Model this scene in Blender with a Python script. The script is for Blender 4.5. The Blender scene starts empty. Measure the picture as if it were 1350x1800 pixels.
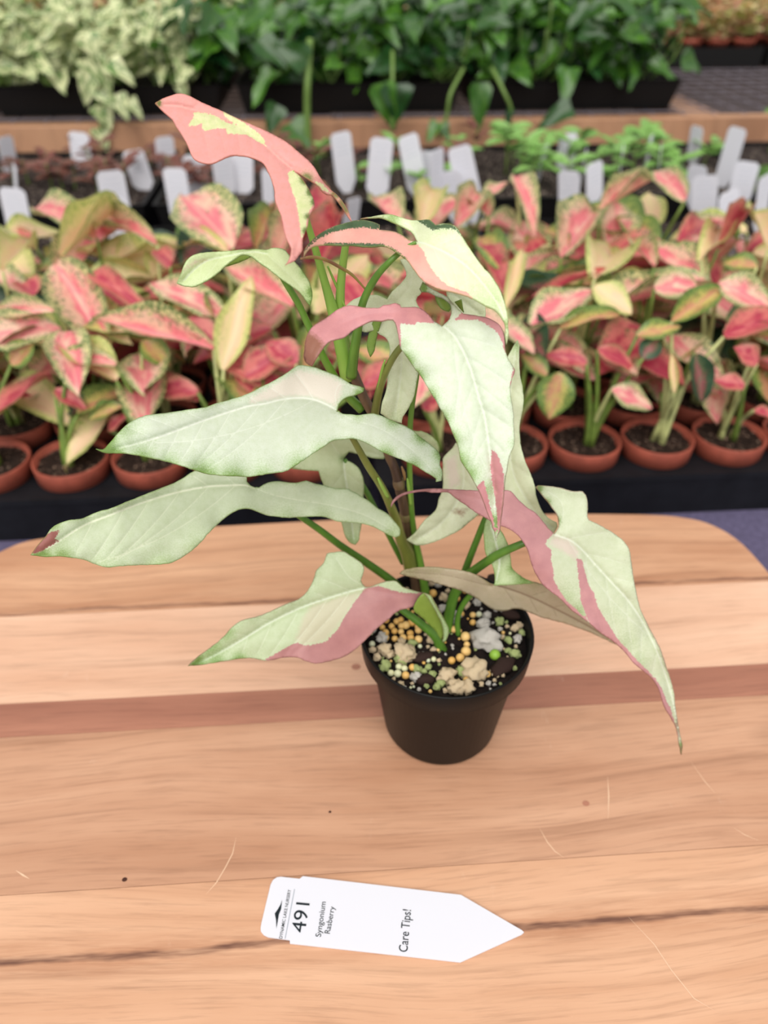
import bpy, math, random
import numpy as np
from mathutils import Vector, Matrix, noise
from mathutils.geometry import delaunay_2d_cdt

random.seed(7)
R = random.uniform
SC = bpy.context.scene
COL = SC.collection

# ------------------------------------------------------------------ camera, world, light
FPX = 1300.0; TH = math.radians(38.0); CAMH = 0.353; YAW = math.radians(3.8)
cam = bpy.data.cameras.new('camera'); camo = bpy.data.objects.new('camera', cam); COL.objects.link(camo)
camo.location = (0, 0, CAMH)
camo.rotation_euler = (math.pi/2 - TH, 0, -YAW)
cam.sensor_fit = 'VERTICAL'; cam.sensor_height = 36.0; cam.sensor_width = 27.0
cam.lens = 36.0*FPX/1800.0
cam.clip_start = 0.01; cam.clip_end = 60
cam.dof.use_dof = True; cam.dof.focus_distance = 0.285; cam.dof.aperture_fstop = 8.0
SC.camera = camo

w = bpy.data.worlds.new('world'); SC.world = w; w.use_nodes = True
bg = w.node_tree.nodes['Background']; bg.inputs[0].default_value = (1.0, 0.985, 0.965, 1); bg.inputs[1].default_value = 0.52
sun = bpy.data.lights.new('sky_sun_offscreen', 'SUN'); sun.energy = 2.75; sun.angle = math.radians(70); sun.color = (1, 0.97, 0.92)
suno = bpy.data.objects.new('sky_sun_offscreen', sun); COL.objects.link(suno); suno.rotation_euler = (math.radians(38), 0, math.radians(-14))
SC.view_settings.view_transform = 'Standard'; SC.view_settings.look = 'None'
SC.view_settings.exposure = 0.31; SC.view_settings.gamma = 1.0; SC.view_settings.use_curve_mapping = False

# ------------------------------------------------------------------ pixel -> place (distance always given by ground plane or Y)
CY, SY = math.cos(YAW), math.sin(YAW)
def _h2w(X, Y, z): return Vector((X*CY + Y*SY, -X*SY + Y*CY, z))
def W(px, py, Y):            # point seen at (px,py) standing Y metres ahead of the camera
    u = (px-675)/FPX; v = (py-900)/FPX
    d = Y/(math.cos(TH)-v*math.sin(TH))
    return _h2w(d*u, Y, CAMH - d*(math.sin(TH)+v*math.cos(TH)))
def WZ(px, py, z):           # point seen at (px,py) lying at height z
    u = (px-675)/FPX; v = (py-900)/FPX
    d = (CAMH-z)/(math.sin(TH)+v*math.cos(TH))
    return _h2w(d*u, d*(math.cos(TH)-v*math.sin(TH)), z)
def depth(px, py, Y): return Y/(math.cos(TH)-(py-900)/FPX*math.sin(TH))

# ------------------------------------------------------------------ materials
def s(r, g, b):
    f = lambda c: (c/255/12.92) if c <= 10 else ((c/255+0.055)/1.055)**2.4
    return (f(r), f(g), f(b), 1)
class NT:
    def __init__(self, name):
        self.m = bpy.data.materials.new(name); self.m.use_nodes = True
        self.t = self.m.node_tree; self.b = self.t.nodes['Principled BSDF']; self.o = self.t.nodes['Material Output']
    def n(self, typ, **kw):
        x = self.t.nodes.new(typ)
        for k, v in kw.items(): setattr(x, k, v)
        return x
    def l(self, a, b): self.t.links.new(a, b)
    def val(self, sock, v):
        if hasattr(v, 'is_linked') or isinstance(v, bpy.types.NodeSocket): self.l(v, sock)
        else: sock.default_value = v
    def math(self, op, a, b=0.0, c=0.0, clamp=False):
        x = self.n('ShaderNodeMath', operation=op, use_clamp=clamp)
        self.val(x.inputs[0], a); self.val(x.inputs[1], b); self.val(x.inputs[2], c)
        return x.outputs[0]
    def mix(self, fac, a, b, blend='MIX'):
        x = self.n('ShaderNodeMix', data_type='RGBA', blend_type=blend)
        self.val(x.inputs[0], fac); self.val(x.inputs[6], a); self.val(x.inputs[7], b)
        return x.outputs[2]
    def rng(self, v, a, b, lo=0.0, hi=1.0):
        x = self.n('ShaderNodeMapRange'); x.clamp = True
        self.val(x.inputs[0], v)
        for i, q in enumerate((a, b, lo, hi)): x.inputs[i+1].default_value = q
        return x.outputs[0]
    def attr(self, name): return self.n('ShaderNodeAttribute', attribute_name=name).outputs['Fac']
    def noise(self, vec, scale, detail=3.0, rough=0.55, w=None):
        x = self.n('ShaderNodeTexNoise')
        if w is not None: x.noise_dimensions = '4D'; self.l(w, x.inputs['W'])
        if vec is not None: self.l(vec, x.inputs['Vector'])
        x.inputs['Scale'].default_value = scale; x.inputs['Detail'].default_value = detail; x.inputs['Roughness'].default_value = rough
        return x.outputs['Fac']
    def mapping(self, vec, scale=(1, 1, 1), loc=(0, 0, 0)):
        x = self.n('ShaderNodeMapping'); self.l(vec, x.inputs[0]); x.inputs['Scale'].default_value = scale; x.inputs['Location'].default_value = loc
        return x.outputs[0]
    def coord(self, k='Object'): return self.n('ShaderNodeTexCoord').outputs[k]
    def bump(self, h, strength=0.3, dist=0.001):
        x = self.n('ShaderNodeBump'); x.inputs['Strength'].default_value = strength; x.inputs['Distance'].default_value = dist
        self.l(h, x.inputs['Height']); self.l(x.outputs[0], self.b.inputs['Normal'])
    def fin(self, col, rough=0.5, spec=0.4, trans=0.0):
        self.val(self.b.inputs['Base Color'], col); self.val(self.b.inputs['Roughness'], rough)
        self.b.inputs['Specular IOR Level'].default_value = spec
        if trans:
            t = self.n('ShaderNodeBsdfTranslucent'); self.val(t.inputs[0], col)
            mx = self.n('ShaderNodeMixShader'); mx.inputs[0].default_value = trans
            self.l(self.b.outputs[0], mx.inputs[1]); self.l(t.outputs[0], mx.inputs[2]); self.l(mx.outputs[0], self.o.inputs[0])
        return self.m
def flat(name, c, rough=0.5, spec=0.4, var=0.0, scale=30, trans=0.0):
    k = NT(name)
    col = s(*c)
    if var:
        nz = k.noise(k.coord(), scale, 4)
        col = k.mix(k.rng(nz, 0.3, 0.7), s(*[x*(1-var) for x in c]), s(*[min(255, x*(1+var)) for x in c]))
    return k.fin(col, rough, spec, trans)

def wood(name, light, dark, seed, knots=False, streak=0.0, rough=0.42):
    k = NT(name); co = k.n('ShaderNodeNewGeometry').outputs['Position']
    wrp = k.noise(k.mapping(co, (3.0, 5.0, 1), (seed*2.3, seed, 0)), 1.0, 2, 0.5)
    cx_ = k.n('ShaderNodeCombineXYZ'); k.l(k.math('MULTIPLY_ADD', wrp, 0.05, -0.025), cx_.inputs[1])
    va = k.n('ShaderNodeVectorMath', operation='ADD'); k.l(co, va.inputs[0]); k.l(cx_.outputs[0], va.inputs[1]); cw = va.outputs[0]
    a = k.noise(k.mapping(cw, (1.6, 30, 1), (seed*1.7, seed*3.1, 0)), 1.6, 5, 0.6)
    b = k.noise(k.mapping(cw, (26, 520, 1), (seed, seed*2, 0)), 1.0, 4, 0.65)
    st_ = k.noise(k.mapping(cw, (3.2, 130, 1), (seed*4, seed*2, 0)), 1.0, 4, 0.6)
    c = k.noise(k.mapping(co, (5, 12, 1), (seed*5, seed, 0)), 1.0, 4, 0.6)
    m = k.math('ADD', k.math('MULTIPLY', k.rng(a, 0.3, 0.72), 0.55), k.math('MULTIPLY', k.rng(c, 0.3, 0.75), 0.45))
    col = k.mix(m, s(*light), s(*dark))
    col = k.mix(k.math('MULTIPLY', k.rng(st_, 0.54, 0.74), 0.5), col, s(*[q*0.80 for q in dark]))
    col = k.mix(k.math('MULTIPLY', k.rng(b, 0.50, 0.72), 0.34), col, s(*[q*0.70 for q in dark]))
    if streak:   # dark mineral line with small pores around it
        sx = k.n('ShaderNodeSeparateXYZ'); k.l(co, sx.inputs[0])
        wob = k.noise(k.mapping(co, (9, 1, 1), (seed, 0, 0)), 1.3, 4, 0.6)
        yy = k.math('ADD', sx.outputs[1], k.math('MULTIPLY_ADD', wob, 0.012, -0.006))
        dd = k.math('ABSOLUTE', k.math('SUBTRACT', yy, streak))
        brk = k.rng(k.noise(k.mapping(co, (14, 160, 1), (seed, 2, 0)), 1.0, 4, 0.7), 0.36, 0.6)
        line = k.math('MULTIPLY', k.rng(dd, 0.0007, 0.0022, 1.0, 0.0), k.math('MULTIPLY_ADD', brk, 0.7, 0.3))
        halo = k.math('MULTIPLY', k.rng(dd, 0.0, 0.012, 1.0, 0.0), brk)
        col = k.mix(k.math('MULTIPLY', halo, 0.55), col, s(158, 100, 66))
        col = k.mix(k.math('MULTIPLY', line, 0.85), col, s(84, 50, 42))
    if knots:
        vo = k.n('ShaderNodeTexVoronoi'); k.l(k.mapping(co, (9, 16, 1), (seed, 0.4, 0)), vo.inputs[0]); vo.inputs['Scale'].default_value = 1.0
        col = k.mix(k.math('MULTIPLY', k.rng(vo.outputs[0], 0.03, 0.2, 1, 0), 0.45), col, s(*[q*0.72 for q in dark]))
    # pale scuffs
    sc = k.noise(k.mapping(co, (60, 22, 1), (seed*2, 9, 0)), 1.0, 5, 0.7)
    col = k.mix(k.math('MULTIPLY', k.rng(sc, 0.66, 0.8), 0.25), col, s(236, 214, 196))
    k.bump(b, 0.05, 0.0005)
    return k.fin(col, rough, 0.45)

M = {}
M['black_plastic'] = flat('black_plastic', (11, 10, 10), 0.45, 0.18, 0.15, 60)
M['tray_plastic'] = flat('tray_plastic', (21, 22, 26), 0.5, 0.25, 0.2, 40)
M['far_tray'] = flat('far_tray', (17, 16, 17), 0.55, 0.22)
M['terracotta'] = flat('terracotta', (150, 76, 60), 0.65, 0.3, 0.12, 50)
M['cloth'] = flat('cloth', (92, 86, 112), 0.95, 0.1, 0.1, 200)
M['timber'] = wood('timber', (190, 146, 112), (148, 102, 74), 3.3, True, 0, 0.6)
M['floor'] = flat('floor', (56, 46, 42), 0.9, 0.1, 0.15, 6)
M['wire'] = flat('wire', (118, 112, 122), 0.45, 0.5)
M['tag'] = flat('tag', (234, 234, 242), 0.5, 0.25, 0, 30, 0.2)
M['ink'] = flat('ink', (26, 34, 40), 0.6, 0.2)
M['grey_ink'] = flat('grey_ink', (150, 156, 168), 0.6, 0.2)
M['blur_ink'] = flat('blur_ink', (218, 220, 230), 0.6, 0.2)
def soil_mat(name, dark, lt, th):
    k = NT(name); co = k.coord()
    a = k.noise(co, 260, 5, 0.7); b = k.noise(co, 90, 3, 0.6)
    col = k.mix(k.rng(a, 0.35, 0.7), s(*dark), s(*[min(255, q*2.0) for q in dark]))
    col = k.mix(k.rng(k.noise(co, 230, 2, 0.5), th, th+0.06), col, s(*lt))
    k.bump(b, 0.8, 0.004)
    return k.fin(col, 0.9, 0.2)
M['soil'] = soil_mat('soil', (17, 12, 11), (110, 100, 90), 0.78)
M['brown_soil'] = soil_mat('brown_soil', (27, 19, 15), (150, 125, 108), 0.62)
M['speck_soil'] = soil_mat('speck_soil', (22, 16, 14), (200, 180, 165), 0.62)
def pellet_mat(name, a, b):
    k = NT(name); r = k.n('ShaderNodeObjectInfo').outputs['Random']
    col = k.mix(r, s(*a), s(*b))
    return k.fin(col, 0.45, 0.4)
M['pellet'] = pellet_mat('pellet', (224, 188, 122), (206, 160, 84))
M['pale_pellet'] = pellet_mat('pale_pellet', (206, 204, 160), (190, 196, 170))
def pumice_mat(name, a, b, c):
    k = NT(name); co = k.coord()
    col = k.mix(k.rng(k.noise(co, 220, 3), 0.4, 0.6), s(*a), s(*b))
    col = k.mix(k.rng(k.noise(co, 90, 4), 0.5, 0.66), col, s(*c))
    k.bump(k.noise(co, 300, 4, 0.7), 0.6, 0.002)
    return k.fin(col, 0.85, 0.2)
M['pumice_tan'] = pumice_mat('pumice_tan', (240, 218, 192), (226, 192, 150), (186, 190, 140))
M['pumice_white'] = pumice_mat('pumice_white', (232, 226, 220), (206, 196, 190), (176, 186, 160))
M['pumice_green'] = pumice_mat('pumice_green', (186, 196, 130), (146, 172, 80), (210, 210, 180))
M['green_pellet'] = pellet_mat('green_pellet', (150, 186, 70), (130, 170, 60))
M['bark'] = flat('bark', (44, 30, 26), 0.85, 0.2, 0.3, 200)

def petiole_mat(name, a, b, trans=0.0):
    k = NT(name); co = k.coord()
    col = k.mix(k.rng(k.noise(k.mapping(co, (1, 1, 0.25)), 120, 3), 0.35, 0.65), s(*a), s(*b))
    return k.fin(col, 0.38, 0.5, trans)
M['petiole'] = petiole_mat('petiole', (108, 150, 54), (84, 124, 40))
M['petiole_lt'] = petiole_mat('petiole_lt', (150, 186, 84), (128, 168, 66))
M['petiole_olive'] = petiole_mat('petiole_olive', (124, 132, 60), (104, 112, 48))
M['petiole_dk'] = petiole_mat('petiole_dk', (88, 130, 42), (66, 106, 30))
M['sheath'] = petiole_mat('sheath', (136, 140, 78), (112, 92, 66))
M['stem_brown'] = petiole_mat('stem_brown', (118, 92, 66), (72, 54, 44))
M['tendril'] = petiole_mat('tendril', (156, 136, 70), (136, 96, 66))

# ------------------------------------------------------------------ object helpers
def mesh_obj(name, verts, faces, mat, parent=None, smooth=True, link=True, base=None):
    me = bpy.data.meshes.new(name); me.from_pydata([tuple(v) for v in verts], [], faces); me.update()
    if mat is not None: me.materials.append(mat)
    if smooth: me.polygons.foreach_set('use_smooth', [True]*len(me.polygons))
    return obj(name, me, parent)
def obj(name, me, parent=None, mw=None):
    o = bpy.data.objects.new(name, me); COL.objects.link(o)
    if parent is not None:
        o.parent = parent
        o.matrix_basis = PINV[parent.name] @ (mw if mw is not None else Matrix.Identity(4))
        PINV[o.name] = (mw.inverted_safe() if mw is not None else Matrix.Identity(4))
    else:
        if mw is not None: o.matrix_basis = mw
        PINV[o.name] = (mw.inverted_safe() if mw is not None else Matrix.Identity(4))
    return o
PINV = {}
def empty(name, loc, label, cat, group=None):
    e = bpy.data.objects.new(name, None); COL.objects.link(e); e.location = loc; e.empty_display_size = 0.02
    PINV[e.name] = Matrix.Translation(-Vector(loc))
    return tag(e, label, cat, group)
def tag(o, label=None, cat=None, group=None, kind=None):
    if label: o['label'] = label
    if cat: o['category'] = cat
    if group: o['group'] = group
    if kind: o['kind'] = kind
    return o
def box_vf(x0, x1, y0, y1, z0, z1):
    v = [(x, y, z) for z in (z0, z1) for y in (y0, y1) for x in (x0, x1)]
    f = [(0, 2, 3, 1), (4, 5, 7, 6), (0, 1, 5, 4), (2, 6, 7, 3), (0, 4, 6, 2), (1, 3, 7, 5)]
    return v, f
def bevel(o, wd, seg=2):
    m = o.modifiers.new('bevel', 'BEVEL'); m.width = wd; m.segments = seg; m.limit_method = 'ANGLE'
    return o
def box(name, x0, x1, y0, y1, z0, z1, mat, parent=None, bv=0.0):
    v, f = box_vf(x0, x1, y0, y1, z0, z1)
    o = mesh_obj(name, v, f, mat, parent, smooth=False)
    if bv: bevel(o, bv)
    return o
def lathe_mesh(name, prof, mat, n=40, close=True):
    v, f = [], []
    for r, z in prof:
        for i in range(n):
            a = 2*math.pi*i/n; v.append((r*math.cos(a), r*math.sin(a), z))
    for j in range(len(prof)-1):
        for i in range(n):
            k = (i+1) % n; f.append((j*n+i, j*n+k, (j+1)*n+k, (j+1)*n+i))
    me = bpy.data.meshes.new(name); me.from_pydata(v, [], f); me.update(); me.materials.append(mat)
    me.polygons.foreach_set('use_smooth', [True]*len(me.polygons))
    return me
def cr(pts, n=8):           # Catmull-Rom through rows of numbers
    P = [np.array(p, float) for p in pts]; P = [2*P[0]-P[1]] + P + [2*P[-1]-P[-2]]
    out = []
    for i in range(1, len(P)-2):
        for k in range(n):
            t = k/n
            out.append(0.5*((2*P[i]) + (P[i+1]-P[i-1])*t + (2*P[i-1]-5*P[i]+4*P[i+1]-P[i+2])*t*t + (3*P[i]-P[i-1]-3*P[i+1]+P[i+2])*t**3))
    out.append(P[-2]); return out
def tube_vf(pts, rads, n=10, cap=True):
    v, f = [], []; up = Vector((0.13, 0.2, 1)).normalized(); prev = None
    m = len(pts)
    for i, p in enumerate(pts):
        d = (pts[min(i+1, m-1)]-pts[max(i-1, 0)]).normalized()
        if prev is None:
            a = d.orthogonal().normalized()
        else:
            a = (prev - d*prev.dot(d)).normalized()
        prev = a; b = d.cross(a)
        for k in range(n):
            t = 2*math.pi*k/n; v.append(p + (a*math.cos(t)+b*math.sin(t))*rads[i])
    for i in range(m-1):
        for k in range(n):
            q = (k+1) % n; f.append((i*n+k, i*n+q, (i+1)*n+q, (i+1)*n+k))
    if cap:
        f.append(tuple(range(n))[::-1]); f.append(tuple((m-1)*n+k for k in range(n)))
    return v, f
def ptube(name, rows, mat, parent, n=10):   # rows of (px, py, Y, width in px)
    q = cr(rows, 7)
    pts = [W(r[0], r[1], r[2]) for r in q]; rad = [max(0.0004, r[3]/2*depth(r[0], r[1], r[2])/FPX) for r in q]
    v, f = tube_vf(pts, rad, n)
    return mesh_obj(name, v, f, mat, parent)

# ------------------------------------------------------------------ setting: floor, benches
box('floor', -6, 6.5, -2, 9, -0.90, -0.85, M['floor']); tag(bpy.data.objects['floor'], kind='structure')
box('wall_back', -6, 6.5, 8.88, 9, -0.85, 0.35, M['floor']); tag(bpy.data.objects['wall_back'], kind='structure')

bench = empty('potting_bench', (0.1, 0.8, -0.85), 'long bench covered with purple grey cloth under the terracotta pots', 'bench')
box('cloth_top', -1.7, 2.0, -0.35, 1.898, -0.114, -0.094, M['cloth'], bench)
for x in (-1.6, 0.1, 1.85):
    for y in (-0.25, 1.80): box('leg', x, x+0.08, y, y+0.08, -0.85, -0.114, M['timber'], bench)

wb = empty('wire_bench', (0.2, 2.6, -0.85), 'timber framed bench with a wire mesh top behind the potting bench', 'bench')
box('front_rail', -1.9, 2.4, 1.905, 1.945, -0.084, 0.011, M['timber'], wb, 0.003)
box('back_rail', -1.9, 2.4, 3.75, 3.79, -0.084, 0.011, M['timber'], wb, 0.003)
JX = WZ(1185, 178, 0.011).x
for x, jw in ((-1.88, .055), (-0.95, .055), (-0.05, .055), (JX-.045, .10), (1.62, .055), (2.34, .055)):
    box('joist', x, x+jw, 1.945, 3.75, -0.035, 0.008, M['timber'], wb)
for x in (-1.85, 0.2, 2.28):
    for y in (1.95, 3.66): box('leg', x, x+0.085, y, y+0.085, -0.85, -0.04, M['timber'], wb)
x = -1.85
while x < 2.4:
    box('wire', x-0.0014, x+0.0014, 1.93, 3.76, 0.0115, 0.0143, M['wire'], wb); x += 0.075
y = 1.955
while y < 3.76:
    box('wire', -1.9, 2.4, y-0.0014, y+0.0014, 0.0143, 0.0171, M['wire'], wb); y += 0.075

# ------------------------------------------------------------------ acacia display board
BX0, BX1, BY0, BY1 = -0.262, 0.298, -0.02, 0.447
def board_outline():
    far = [(-0.279, 0.28), (-0.2785, 0.34), (-0.276, 0.375), (-0.268, 0.404), (-0.2515, 0.4245), (-0.2300, 0.4365), (-0.18, 0.4410), (-0.0766, 0.4440), (0.0143, 0.4455), (0.0847, 0.4445), (0.1724, 0.4405), (0.2350, 0.4350), (0.2600, 0.4295), (0.2772, 0.4203), (0.2904, 0.4006), (0.2961, 0.3678), (0.2975, 0.33), (0.298, 0.28)]
    q = [(p[0], p[1]) for p in cr(far, 8)]
    near = [(0.298, 0.05), (0.292, 0.01), (0.27, -0.015), (0.23, -0.02), (-0.21, -0.02), (-0.25, -0.015), (-0.272, 0.01), (-0.279, 0.05)]
    return (q + near)[::-1]
BO = board_outline()
def clip_poly(poly, yc, keep_above):
    out = []
    for i in range(len(poly)):
        p, q = poly[i], poly[(i+1) % len(poly)]
        ip = (p[1] >= yc) == keep_above; iq = (q[1] >= yc) == keep_above
        if ip: out.append(p)
        if ip != iq:
            t = (yc-p[1])/(q[1]-p[1]); out.append((p[0]+t*(q[0]-p[0]), yc))
    return out
board = empty('display_board', (0.018, 0.21, -0.094), 'round cornered acacia board on short feet carrying the arrowhead plant', 'board')
seams = [-0.03, 0.058, 0.173, 0.2612, 0.2843, 0.3560, 0.46]
pl_mats = [wood('plank_a', (222, 178, 148), (192, 142, 110), 1.0, False, 0),
           wood('plank_b', (224, 180, 148), (188, 136, 102), 2.0, False, 0.1435),
           wood('plank_c', (210, 165, 135), (164, 114, 84), 7.0, True, 0),
           wood('plank_d', (182, 126, 102), (140, 88, 70), 4.0, False, 0),
           wood('plank_e', (228, 188, 160), (200, 150, 120), 5.0, False, 0),
           wood('plank_f', (214, 168, 134), (168, 114, 80), 6.0, True, 0.359)]
g = 0.00012
for i in range(6):
    p = clip_poly(clip_poly(BO, seams[i]+g, True), seams[i+1]-g, False)
    p = [p[k] for k in range(len(p)) if (Vector(p[k])-Vector(p[k-1])).length > 1e-5]
    n = len(p); z1 = 0.0
    v = [(a, b, -0.019) for a, b in p] + [(a, b, -0.003) for a, b in p] 
    c = (sum(a for a, b in p)/n, sum(b for a, b in p)/n)
    def ins(a, b):
        # soft edge only where the plank meets the rim of the board
        onrim = (b > seams[i]+2*g and b < seams[i+1]-2*g)
        if not onrim: return (a, b)
        d = Vector((a-0.018, b-0.2135)); return (a-d.x/abs(d.x or 1)*0.002*min(1, (abs(d.x)/0.27)**8), b-d.y/abs(d.y or 1)*0.002*min(1, (abs(d.y)/0.23)**8))
    v += [(*ins(a, b), z1) for a, b in p]
    f = [tuple(range(n))[::-1], tuple(2*n+k for k in range(n))]
    for L in (0, 1):
        for k in range(n): q = (k+1) % n; f.append((L*n+k, L*n+q, (L+1)*n+q, (L+1)*n+k))
    mesh_obj('plank', v, f, pl_mats[i], board, smooth=False)
for x in (-0.2, 0.236):
    for y in (0.04, 0.385):
        o = obj('foot', lathe_mesh('foot', [(0.001, -0.094), (0.016, -0.094), (0.019, -0.019), (0.001, -0.019)], pl_mats[2], 20), board, Matrix.Translation((x, y, 0)))
def scratch(pts, wd):
    P = [WZ(a, b, 0.00012) for a, b in pts]
    v, f = [], []
    for i, p in enumerate(P):
        d = (P[min(i+1, len(P)-1)]-P[max(i-1, 0)]); d.z = 0; d.normalize(); nrm = Vector((-d.y, d.x, 0))
        k = wd*(0.15 if i in (0, len(P)-1) else 1)
        v += [p+nrm*k, p-nrm*k]
    for i in range(len(P)-1): f.append((2*i, 2*i+1, 2*i+3, 2*i+2))
    return v, f
M['scuff'] = flat('scuff', (226, 190, 160), 0.7, 0.2)
M['pore'] = flat('pore', (70, 42, 34), 0.8, 0.2)
for pts, wd in (([(415, 1472), (409, 1500), (396, 1525), (380, 1552), (362, 1572)], 0.00022), ([(948, 1455), (962, 1480), (975, 1496), (992, 1508)], 0.00022),
                ([(1068, 1365), (1070, 1400), (1069, 1440)], 0.0003), ([(1105, 1612), (1150, 1660), (1180, 1705), (1220, 1755), (1262, 1780)], 0.0002),
                ([(1215, 1340), (1240, 1375), (1258, 1395)], 0.0002), ([(1288, 1454), (1310, 1468), (1335, 1478)], 0.0002), ([(28, 1530), (40, 1538), (52, 1545)], 0.0004)):
    v, f = scratch(pts, wd); mesh_obj('scuff_mark', v, f, M['scuff'], board, smooth=False)
for (a, b, r) in ((219, 1546, 4), (580, 1427, 2.5), (626, 1172, 9), (1030, 1412, 6)):
    P = WZ(a, b, 0.0001); rr = r*0.34/FPX
    mesh_obj('knot', [(P.x+rr*math.cos(t*0.5236)*1.2, P.y+rr*math.sin(t*0.5236), P.z) for t in range(12)], [tuple(range(12))], M['pore'] if r < 5 else pl_mats[3], board, smooth=False)

# ------------------------------------------------------------------ the tag on the board
TZ = 0.0011
tg = empty('plant_tag', WZ(690, 1615, 0), 'white pointed plant tag printed 491 lying on the board', 'tag')
tp = [(458.5, 1633), (460, 1624), (476, 1557), (480, 1549), (487, 1544), (494, 1543), (527, 1546.7), (532.6, 1542), (810, 1574.8), (917, 1637), (920.5, 1640.5), (917, 1644), (809, 1693), (510, 1660), (509.6, 1654), (472, 1649), (464, 1645), (459, 1639)]
P = [WZ(a, b, 0) for a, b in tp]; n = len(P)
mesh_obj('tag_blade', [(p.x, p.y, 0.0003) for p in P]+[(p.x, p.y, TZ) for p in P], [tuple(range(n)), tuple(range(n, 2*n))[::-1]]+[(k, (k+1) % n, n+(k+1) % n, n+k) for k in range(n)], M['tag'], tg, smooth=False)
def text_on(body, a, b, hgt, mat, parent, name='printed_text', bold=0.004):
    cu = bpy.data.curves.new(name, 'FONT'); cu.body = body; cu.size = 1.0; cu.offset = bold
    to = bpy.data.objects.new('tmp_text', cu); COL.objects.link(to)
    dg = bpy.context.evaluated_depsgraph_get(); dg.update()
    me = bpy.data.meshes.new_from_object(to.evaluated_get(dg)); bpy.data.objects.remove(to); bpy.data.curves.remove(cu)
    me.name = name
    co = np.array([v.co[:] for v in me.vertices]); x0, x1 = co[:, 0].min(), co[:, 0].max()
    A, B = WZ(*a, TZ+0.00012), WZ(*b, TZ+0.00012); ex = (B-A); L = ex.length; ex.normalize(); ey = Vector((-ex.y, ex.x, 0))
    cap = 0.72
    for v in me.vertices:
        v.co = A + ex*((v.co.x-x0)/(x1-x0)*L) + ey*(v.co.y/cap*hgt)
    me.materials.clear(); me.materials.append(mat)
    return obj(name, me, parent)
text_on('491', (536, 1640), (544.5, 1588), 0.0066, M['ink'], tg, bold=0.0)
text_on('Syngonium', (564, 1647), (572.8, 1585.4), 0.0026, M['ink'], tg)
text_on('Rasberry', (579.7, 1641.5), (588.5, 1594), 0.0026, M['ink'], tg)
text_on('Care Tips!', (716, 1674), (722.5, 1599.6), 0.0040, M['ink'], tg)
text_on('DYNAMIC LAKE NURSERY', (496, 1650), (511.5, 1564), 0.0015, M['ink'], tg)
lp = [(365, 410), (350, 540), (320, 612), (300, 730), (284, 812), (280, 700), (262, 600), (300, 548), (340, 480)]
P = [WZ(450+a/7.94, 1530+b/7.94, TZ+0.00012) for a, b in lp]
mesh_obj('mountain_logo', P, [tuple(range(len(P)))], M['ink'], tg, smooth=False)
P = [WZ(a, b, TZ+0.00012) for a, b in ((500.6, 1650), (501.8, 1650), (518.4, 1563), (517.2, 1563))]
mesh_obj('printed_line', P, [(0, 1, 2, 3)], M['grey_ink'], tg, smooth=False)

# ------------------------------------------------------------------ potted arrowhead plant
PC = _h2w(0.0318, 0.26, 0)
plant = empty('potted_arrowhead_plant', PC, 'arrowhead plant with pale green and pink patched leaves in a black plastic pot', 'potted plant')
prof = [(0.0005, 0.0), (0.026, 0.0), (0.0302, 0.0008), (0.0315, 0.0035), (0.0388, 0.0605), (0.0392, 0.0608), (0.0425, 0.0613), (0.0432, 0.0622), (0.0442, 0.0742), (0.0440, 0.0752), (0.0432, 0.0752), (0.0424, 0.0735), (0.0405, 0.060), (0.0004, 0.058)]
pot = obj('pot', lathe_mesh('pot', prof, M['black_plastic'], 72), plant, Matrix.Translation(PC))
# bumpy soil disc
SZ = 0.067
v, f = [], []; NR, NA = 22, 64
for j in range(NR+1):
    for i in range(NA):
        r = 0.0418*j/NR; a = 2*math.pi*i/NA; x, y = r*math.cos(a), r*math.sin(a)
        z = SZ + 0.0026*noise.noise(Vector((x, y, 0))*160) + 0.0016*noise.noise(Vector((x, y, 1))*420) - 0.002*(j/NR)**4
        v.append((PC.x+x, PC.y+y, z))
for j in range(NR):
    for i in range(NA):
        k = (i+1) % NA; f.append((j*NA+i, j*NA+k, (j+1)*NA+k, (j+1)*NA+i))
soil = mesh_obj('soil', v, f, M['soil'], plant)
def ico(name, sub, mat, rough=0.0, seed=0, sq=(1, 1, 1)):
    import bmesh
    bm = bmesh.new(); bmesh.ops.create_icosphere(bm, subdivisions=sub, radius=1)
    for q in bm.verts:
        k = 1+rough*noise.noise(q.co*1.6+Vector((seed*7, 0, 0)))+rough*0.6*noise.noise(q.co*4+Vector((0, seed*5, 0)))
        q.co = Vector((q.co.x*sq[0], q.co.y*sq[1], q.co.z*sq[2]))*k
    me = bpy.data.meshes.new(name); bm.to_mesh(me); bm.free(); me.materials.append(mat)
    me.polygons.foreach_set('use_smooth', [True]*len(me.polygons)); return me
PEL = {k: ico('fertilizer_pellet', 2, M[m], 0.06, 1) for k, m in (('y', 'pellet'), ('p', 'pale_pellet'), ('g', 'green_pellet'))}
CH = {k: [ico('pumice_chunk', 3, M[m], 0.7, q, (0.95, 0.85, 0.8)) for q in range(3)] for k, m in (('t', 'pumice_tan'), ('w', 'pumice_white'), ('n', 'pumice_green'))}
def inpot(p, lim=0.0405):
    return (Vector((p.x, p.y))-Vector((PC.x, PC.y))).length < lim
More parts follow.
